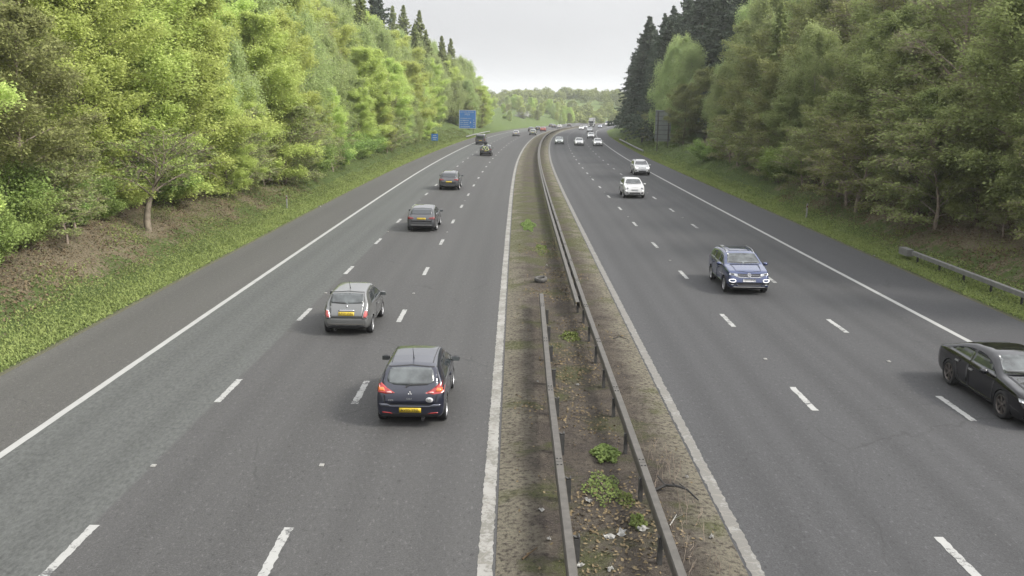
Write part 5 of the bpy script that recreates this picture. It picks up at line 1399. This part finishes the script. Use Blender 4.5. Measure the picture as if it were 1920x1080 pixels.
def pl(s):
    if s < 44: return ['beech', 'dull', 'beech', 'thicket']
    if s < 58: return ['beech', 'bare', 'beech', 'dull']
    if s < 80: return ['birch', 'beech', 'bare']
    if s < 130: return ['birch', 'birch', 'birch', 'dull', 'beech']
    if s < 170: return ['beech', 'beech', 'birch']
    if s < 215: return ['beech', 'birch', 'larch', 'bare']
    return ['beech', 'larch', 'dull', 'birch']
def pl2(s): return pl(s) + ['bare', 'beech'] if s < 120 else ['birch', 'larch', 'birch', 'beech', 'birch']
def pl3(s): return ['beech', 'birch', 'bare', 'birch', 'beech'] if s < 110 else (['birch', 'beech', 'birch', 'dull'] if s < 190 else ['spruce', 'birch', 'dull', 'larch', 'birch'])
row('left', -21.5, 1.0, 32, 292, 5.0, pl, 'front', (.62, .92))
row('left', -27.0, 1.5, 42, 305, 6.0, pl2, 'second', (.95, 1.2))
row('left', -34.5, 2.0, 60, 315, 8.5, pl3, 'rear', (1.12, 1.38), lambda s: min(1, 1.0 - max(0, s - 265) * .008))
row('left', -43.0, 2.0, 80, 320, 10.5, pl3, 'rearmost', (1.15, 1.4), lambda s: min(1, 1.0 - max(0, s - 265) * .008))
def pr(s):
    if s < 60: return ['bare', 'dull', 'bare', 'dull', 'dull']
    if s < 80: return ['bare', 'dull', 'bare', 'beech']
    if s < 125: return ['dull', 'birch', 'larch', 'dull', 'dull']
    if s < 165: return ['dull', 'birch', 'birch']
    return ['spruce']
def pr2(s):
    if s < 80: return ['bare', 'dull', 'bare', 'bare']
    if s < 130: return ['birch', 'dull', 'bare', 'dull']
    return ['spruce', 'birch', 'dull', 'spruce'] if s < 165 else ['spruce', 'spruce', 'spruce']
row('right', 24.0, .8, 50, 125, 5.0, lambda s: ['dull', 'dull', 'thicket'], 'lowest', (.38, .52))
row('right', 25.2, 1.0, 33, 262, 5.0, pr, 'front', (.7, .95), lambda s: 1 + .32 * max(0, min(1, (s - 120) / 60)))
row('right', 31.0, 1.5, 42, 280, 6.0, pr2, 'second', (.95, 1.2), lambda s: 1 + .12 * max(0, min(1, (s - 120) / 60)))
row('right', 38.5, 2.0, 60, 300, 9.0, lambda s: pr2(s) + (['spruce'] if s > 120 else ['dull']), 'rear', (1.12, 1.35))
row('right', 47.0, 2.0, 75, 310, 11, lambda s: pr2(s) + (['spruce'] if s > 120 else ['birch']), 'rearmost', (1.15, 1.35))
# low growth along the wood's edge
def edge(side, o0, s0, s1, step, kinds, sc):
    s = s0
    while s < s1:
        if (side == 'left' and 150 < s < 243) or (side == 'right' and 112 < s < 152): s += step; continue
        k = rt.choice(kinds); nv = [q for q in TP if q.rstrip('0123456789') == k]
        oo = o0 + rt.uniform(-1.0, 1.0)
        lm = [t for q, t in (LM_L if side == 'left' else LM_R) if s >= q][-1]
        plant(rt.choice(nv), s, oo, rt.uniform(*sc), '%s on the %s wood edge, %s' % (WORD[k], side, lm), 'bushes at the edge of the %s wood' % side)
        s += step * rt.uniform(.7, 1.4)
row('left', -20.0, .8, 60, 285, 6.5, lambda s: ['beech', 'birch', 'beech'] if s < 200 else ['beech', 'dull'], 'lowest', (.38, .55))
edge('left', -19.3, 62, 228, 3.6, ['bush', 'bush', 'thicket'], (.6, 1.15))
edge('left', -20.0, 31, 45, 2.6, ['thicket', 'bush'], (.4, .7))
edge('left', -21.5, 33, 64, 3.6, ['thicket', 'thicket', 'bush'], (.7, 1.1))
edge('left', -22, 230, 300, 8, ['bush', 'bush', 'thicket'], (.6, 1.2))
edge('right', 22.8, 49, 145, 3.6, ['bush', 'thicket', 'thicket'], (.7, 1.2))
edge('right', 23.6, 40, 52, 3.0, ['thicket', 'dull', 'thicket'], (.38, .6))
edge('right', 24.5, 33, 50, 3.5, ['thicket', 'thicket'], (.7, 1.1))
edge('right', 23.5, 160, 250, 8, ['thicket', 'bush'], (.6, 1.0))
plant('thorn0', 46, -19.2, 1.15, 'crooked thorn tree with a leaning bare trunk in the leaf litter at the left', 'front row of trees on the left bank', rz=2.0)
plant('dull0', 142.5, 24.0, .66, 'olive half-leafed tree hiding part of the grey sign back', 'front row of trees on the right bank')
plant('birch0', 144, 25.6, .62, 'soft green birch beside the grey sign back on the right', 'front row of trees on the right bank')
# far bank and bend
rf = random.Random(9)
for i in range(26):
    s = rf.uniform(330, 520); o = -rf.uniform(24, 60)
    k = rf.choice(['bush0', 'bush1', 'bush2', 'thicket0', 'beech1', 'birch0', 'dull0'])
    plant(k, s, o, rf.uniform(.5, 1.0) if k[:2] in ('bu', 'th') else rf.uniform(.18, .32), 'scattered %s on the far grassy bank at the left of the bend' % WORD[k.rstrip('0123')], 'scrub on the far left bank')
plant('dark0', 330, -31, 1.35, 'solitary dark round evergreen bush on the far grassy bank', 'scrub on the far left bank')
plant('blossom0', 470, -30, 1.3, 'white blossoming bush on the far bank beside the bend', 'scrub on the far left bank')
for i in range(16):
    s = 560 + rf.uniform(0, 60); o = -14 - 50 * i / 16. + rf.uniform(-2, 2) + 18
    k = rf.choice(['beech0', 'beech1', 'beech2', 'birch1'])
    plant(k, s, o - 20 if o < 20 else o, rf.uniform(.5, .68), 'bright green tree in the row behind the lorry at the far bend', 'trees behind the lorry')
for i in range(14):
    s = 470 + 9 * i; plant(rf.choice(['beech0', 'beech2', 'birch0', 'dull1']), s, -26 - rf.uniform(0, 16) + i * 1.5, rf.uniform(.28, .48), 'bright green tree on the outside of the far bend', 'trees on the outside of the far bend')
for i in range(12):
    s = 300 + 14 * i; plant(rf.choice(['spruce0', 'spruce1', 'beech1']), s, 27 + rf.uniform(0, 14), rf.uniform(.45, .75), 'tree on the inside of the far right bend beyond the spruces', 'trees on the inside of the far bend')
# the wood on the hill behind: one far mass
rh = np.random.RandomState(21)
def cloud(seed):
    rs = np.random.RandomState(seed); m = 1900
    q = rs.normal(size=(m, 3)); q /= np.linalg.norm(q, axis=1)[:, None]; q[:, 2] = np.abs(q[:, 2]) * 1.15 - .12
    lob = 1 + .16 * np.sin(q[:, 0] * 5 + seed) * np.cos(q[:, 1] * 4 + seed * 2) + .12 * np.sin(q[:, 2] * 9 + q[:, 0] * 6)
    C = q * lob[:, None] * rs.uniform(.72, 1.0, (m, 1)) * np.array([4.6, 4.6, 5.4]) + np.array([0, 0, 3.4])
    C = np.concatenate([C, np.stack([rs.uniform(-4, 4, 350), rs.uniform(-4, 4, 350), rs.uniform(0, 4, 350)], -1)])
    return leaf_quads(C, .55, .3, 1.3, rs)
base_ = [cloud(k) for k in range(4)]
QV = []; QT = []
for i in range(560):
    y = rh.uniform(575, 900); x = rh.uniform(-150, 330) * y / 700.0
    z = float(hillz(np.float64(x), np.float64(y)))
    sc = rh.uniform(.75, 1.25); b = base_[i % 4]; a = rh.uniform(0, 6.28); ca, sa = math.cos(a), math.sin(a)
    q = b.copy(); q = np.stack([q[..., 0] * ca - q[..., 1] * sa, q[..., 0] * sa + q[..., 1] * ca, q[..., 2]], -1) * sc + np.array([x, y, z - .5])
    QV.append(q); QT.append(np.clip(rh.uniform(0, .75) + .25 * rh.rand(len(q)), 0, 1))
o_ = link('distant_wood', quads_np(np.concatenate(QV), None, np.concatenate(QT)), M['farleaf']); tag(o_, 'far wooded hillside closing the view behind the bend', 'wood', kind='stuff')

# ------------------------------------------------------------------ grass and ivy on the verges
rgx = np.random.RandomState(31)
def scatter(name, label, side, e0, e1, s0, s1, n, size, mat, cat, hgt, elong, dfun, up):
    S = s0 + (s1 - s0) * rgx.rand(n) ** 1.7; E = e0 + (e1 - e0) * rgx.rand(n)
    k = rgx.rand(n) < dfun(S, E); S = S[k]; E = E[k]
    O = OL - E if side == 'left' else OR + E
    C = PA(S, O, GH(S, O) + rgx.uniform(0.0, 1, len(S)) * hgt)
    sz = size * (1 + np.clip((S - 40) / 120, 0, 2))
    q = leaf_quads(C, 1.0, up, elong, rgx, np.tile(np.array([0, 0, 1.0]), (len(S), 1)) if up < .3 else None)
    q = C[:, None, :] + (q - C[:, None, :]) * sz[:, None, None]
    o_ = link(name, quads_np(q, None, rgx.rand(len(S))), M[mat]); tag(o_, label, cat, kind='stuff')
lump = lambda S, E: np.clip(.5 + .5 * np.sin(S * .9 + 2 * np.sin(E * .8)) * np.sin(E * 1.3 + S * .33), .12, 1)
for side in ('left', 'right'):
    scatter('grass', 'short green grass on the %s verge' % side, side, .18, 2.6, 14, 230, 150000, .042, 'grass', 'grass', .10, 2.8, lambda S, E: np.clip(1.2 - E * .3, .2, 1), .2)
    scatter('ivy', 'dark ivy and brambles covering the foot of the %s bank' % side, side, 1.3, 6.0, 14, 230, 150000, .05, 'ivy', 'ground cover', .26, 1.4, lambda S, E: lump(S, E) * np.clip((S - (38 if side == 'left' else 52)) / 12 + (E < 2.6) * 1.0, .22, 1), .5)
    scatter('grass', 'thin grass patches growing through the leaf litter of the %s bank' % side, side, 2.4, 8.5, 14, 80, 60000, .05, 'grass', 'grass', .10, 2.6, lambda S, E: np.clip(2.2 * (lump(S * .6 + 3, E * .8) - .55), 0, .8) * np.clip(1.6 - E * .17, .1, 1), .25)
    scatter('fallen_leaves', 'brown fallen leaves on the slope of the %s bank' % side, side, 2.2, 11.0, 14, 75, 110000, .06, 'litter', 'dead leaves', .06, 1.6, lambda S, E: np.clip(.95 - .5 * lump(S, E), .1, 1), .5)

# ------------------------------------------------------------------ haze
hz = bpy.data.materials.new('haze'); hz.use_nodes = True
ht = hz.node_tree; ht.nodes.remove(ht.nodes['Principled BSDF'])
pv = ht.nodes.new('ShaderNodeVolumePrincipled'); pv.inputs['Color'].default_value = (.93, .95, .96, 1); pv.inputs['Density'].default_value = .00026; pv.inputs['Anisotropy'].default_value = .2
ht.links.new(pv.outputs[0], ht.nodes['Material Output'].inputs['Volume'])
mb = MB(); mb.box((100, 1900, 22), (4200, 5200, 110)); o_ = mb.build('haze', hz); tag(o_, 'thin pale haze filling the air of the cutting', 'haze', kind='stuff')
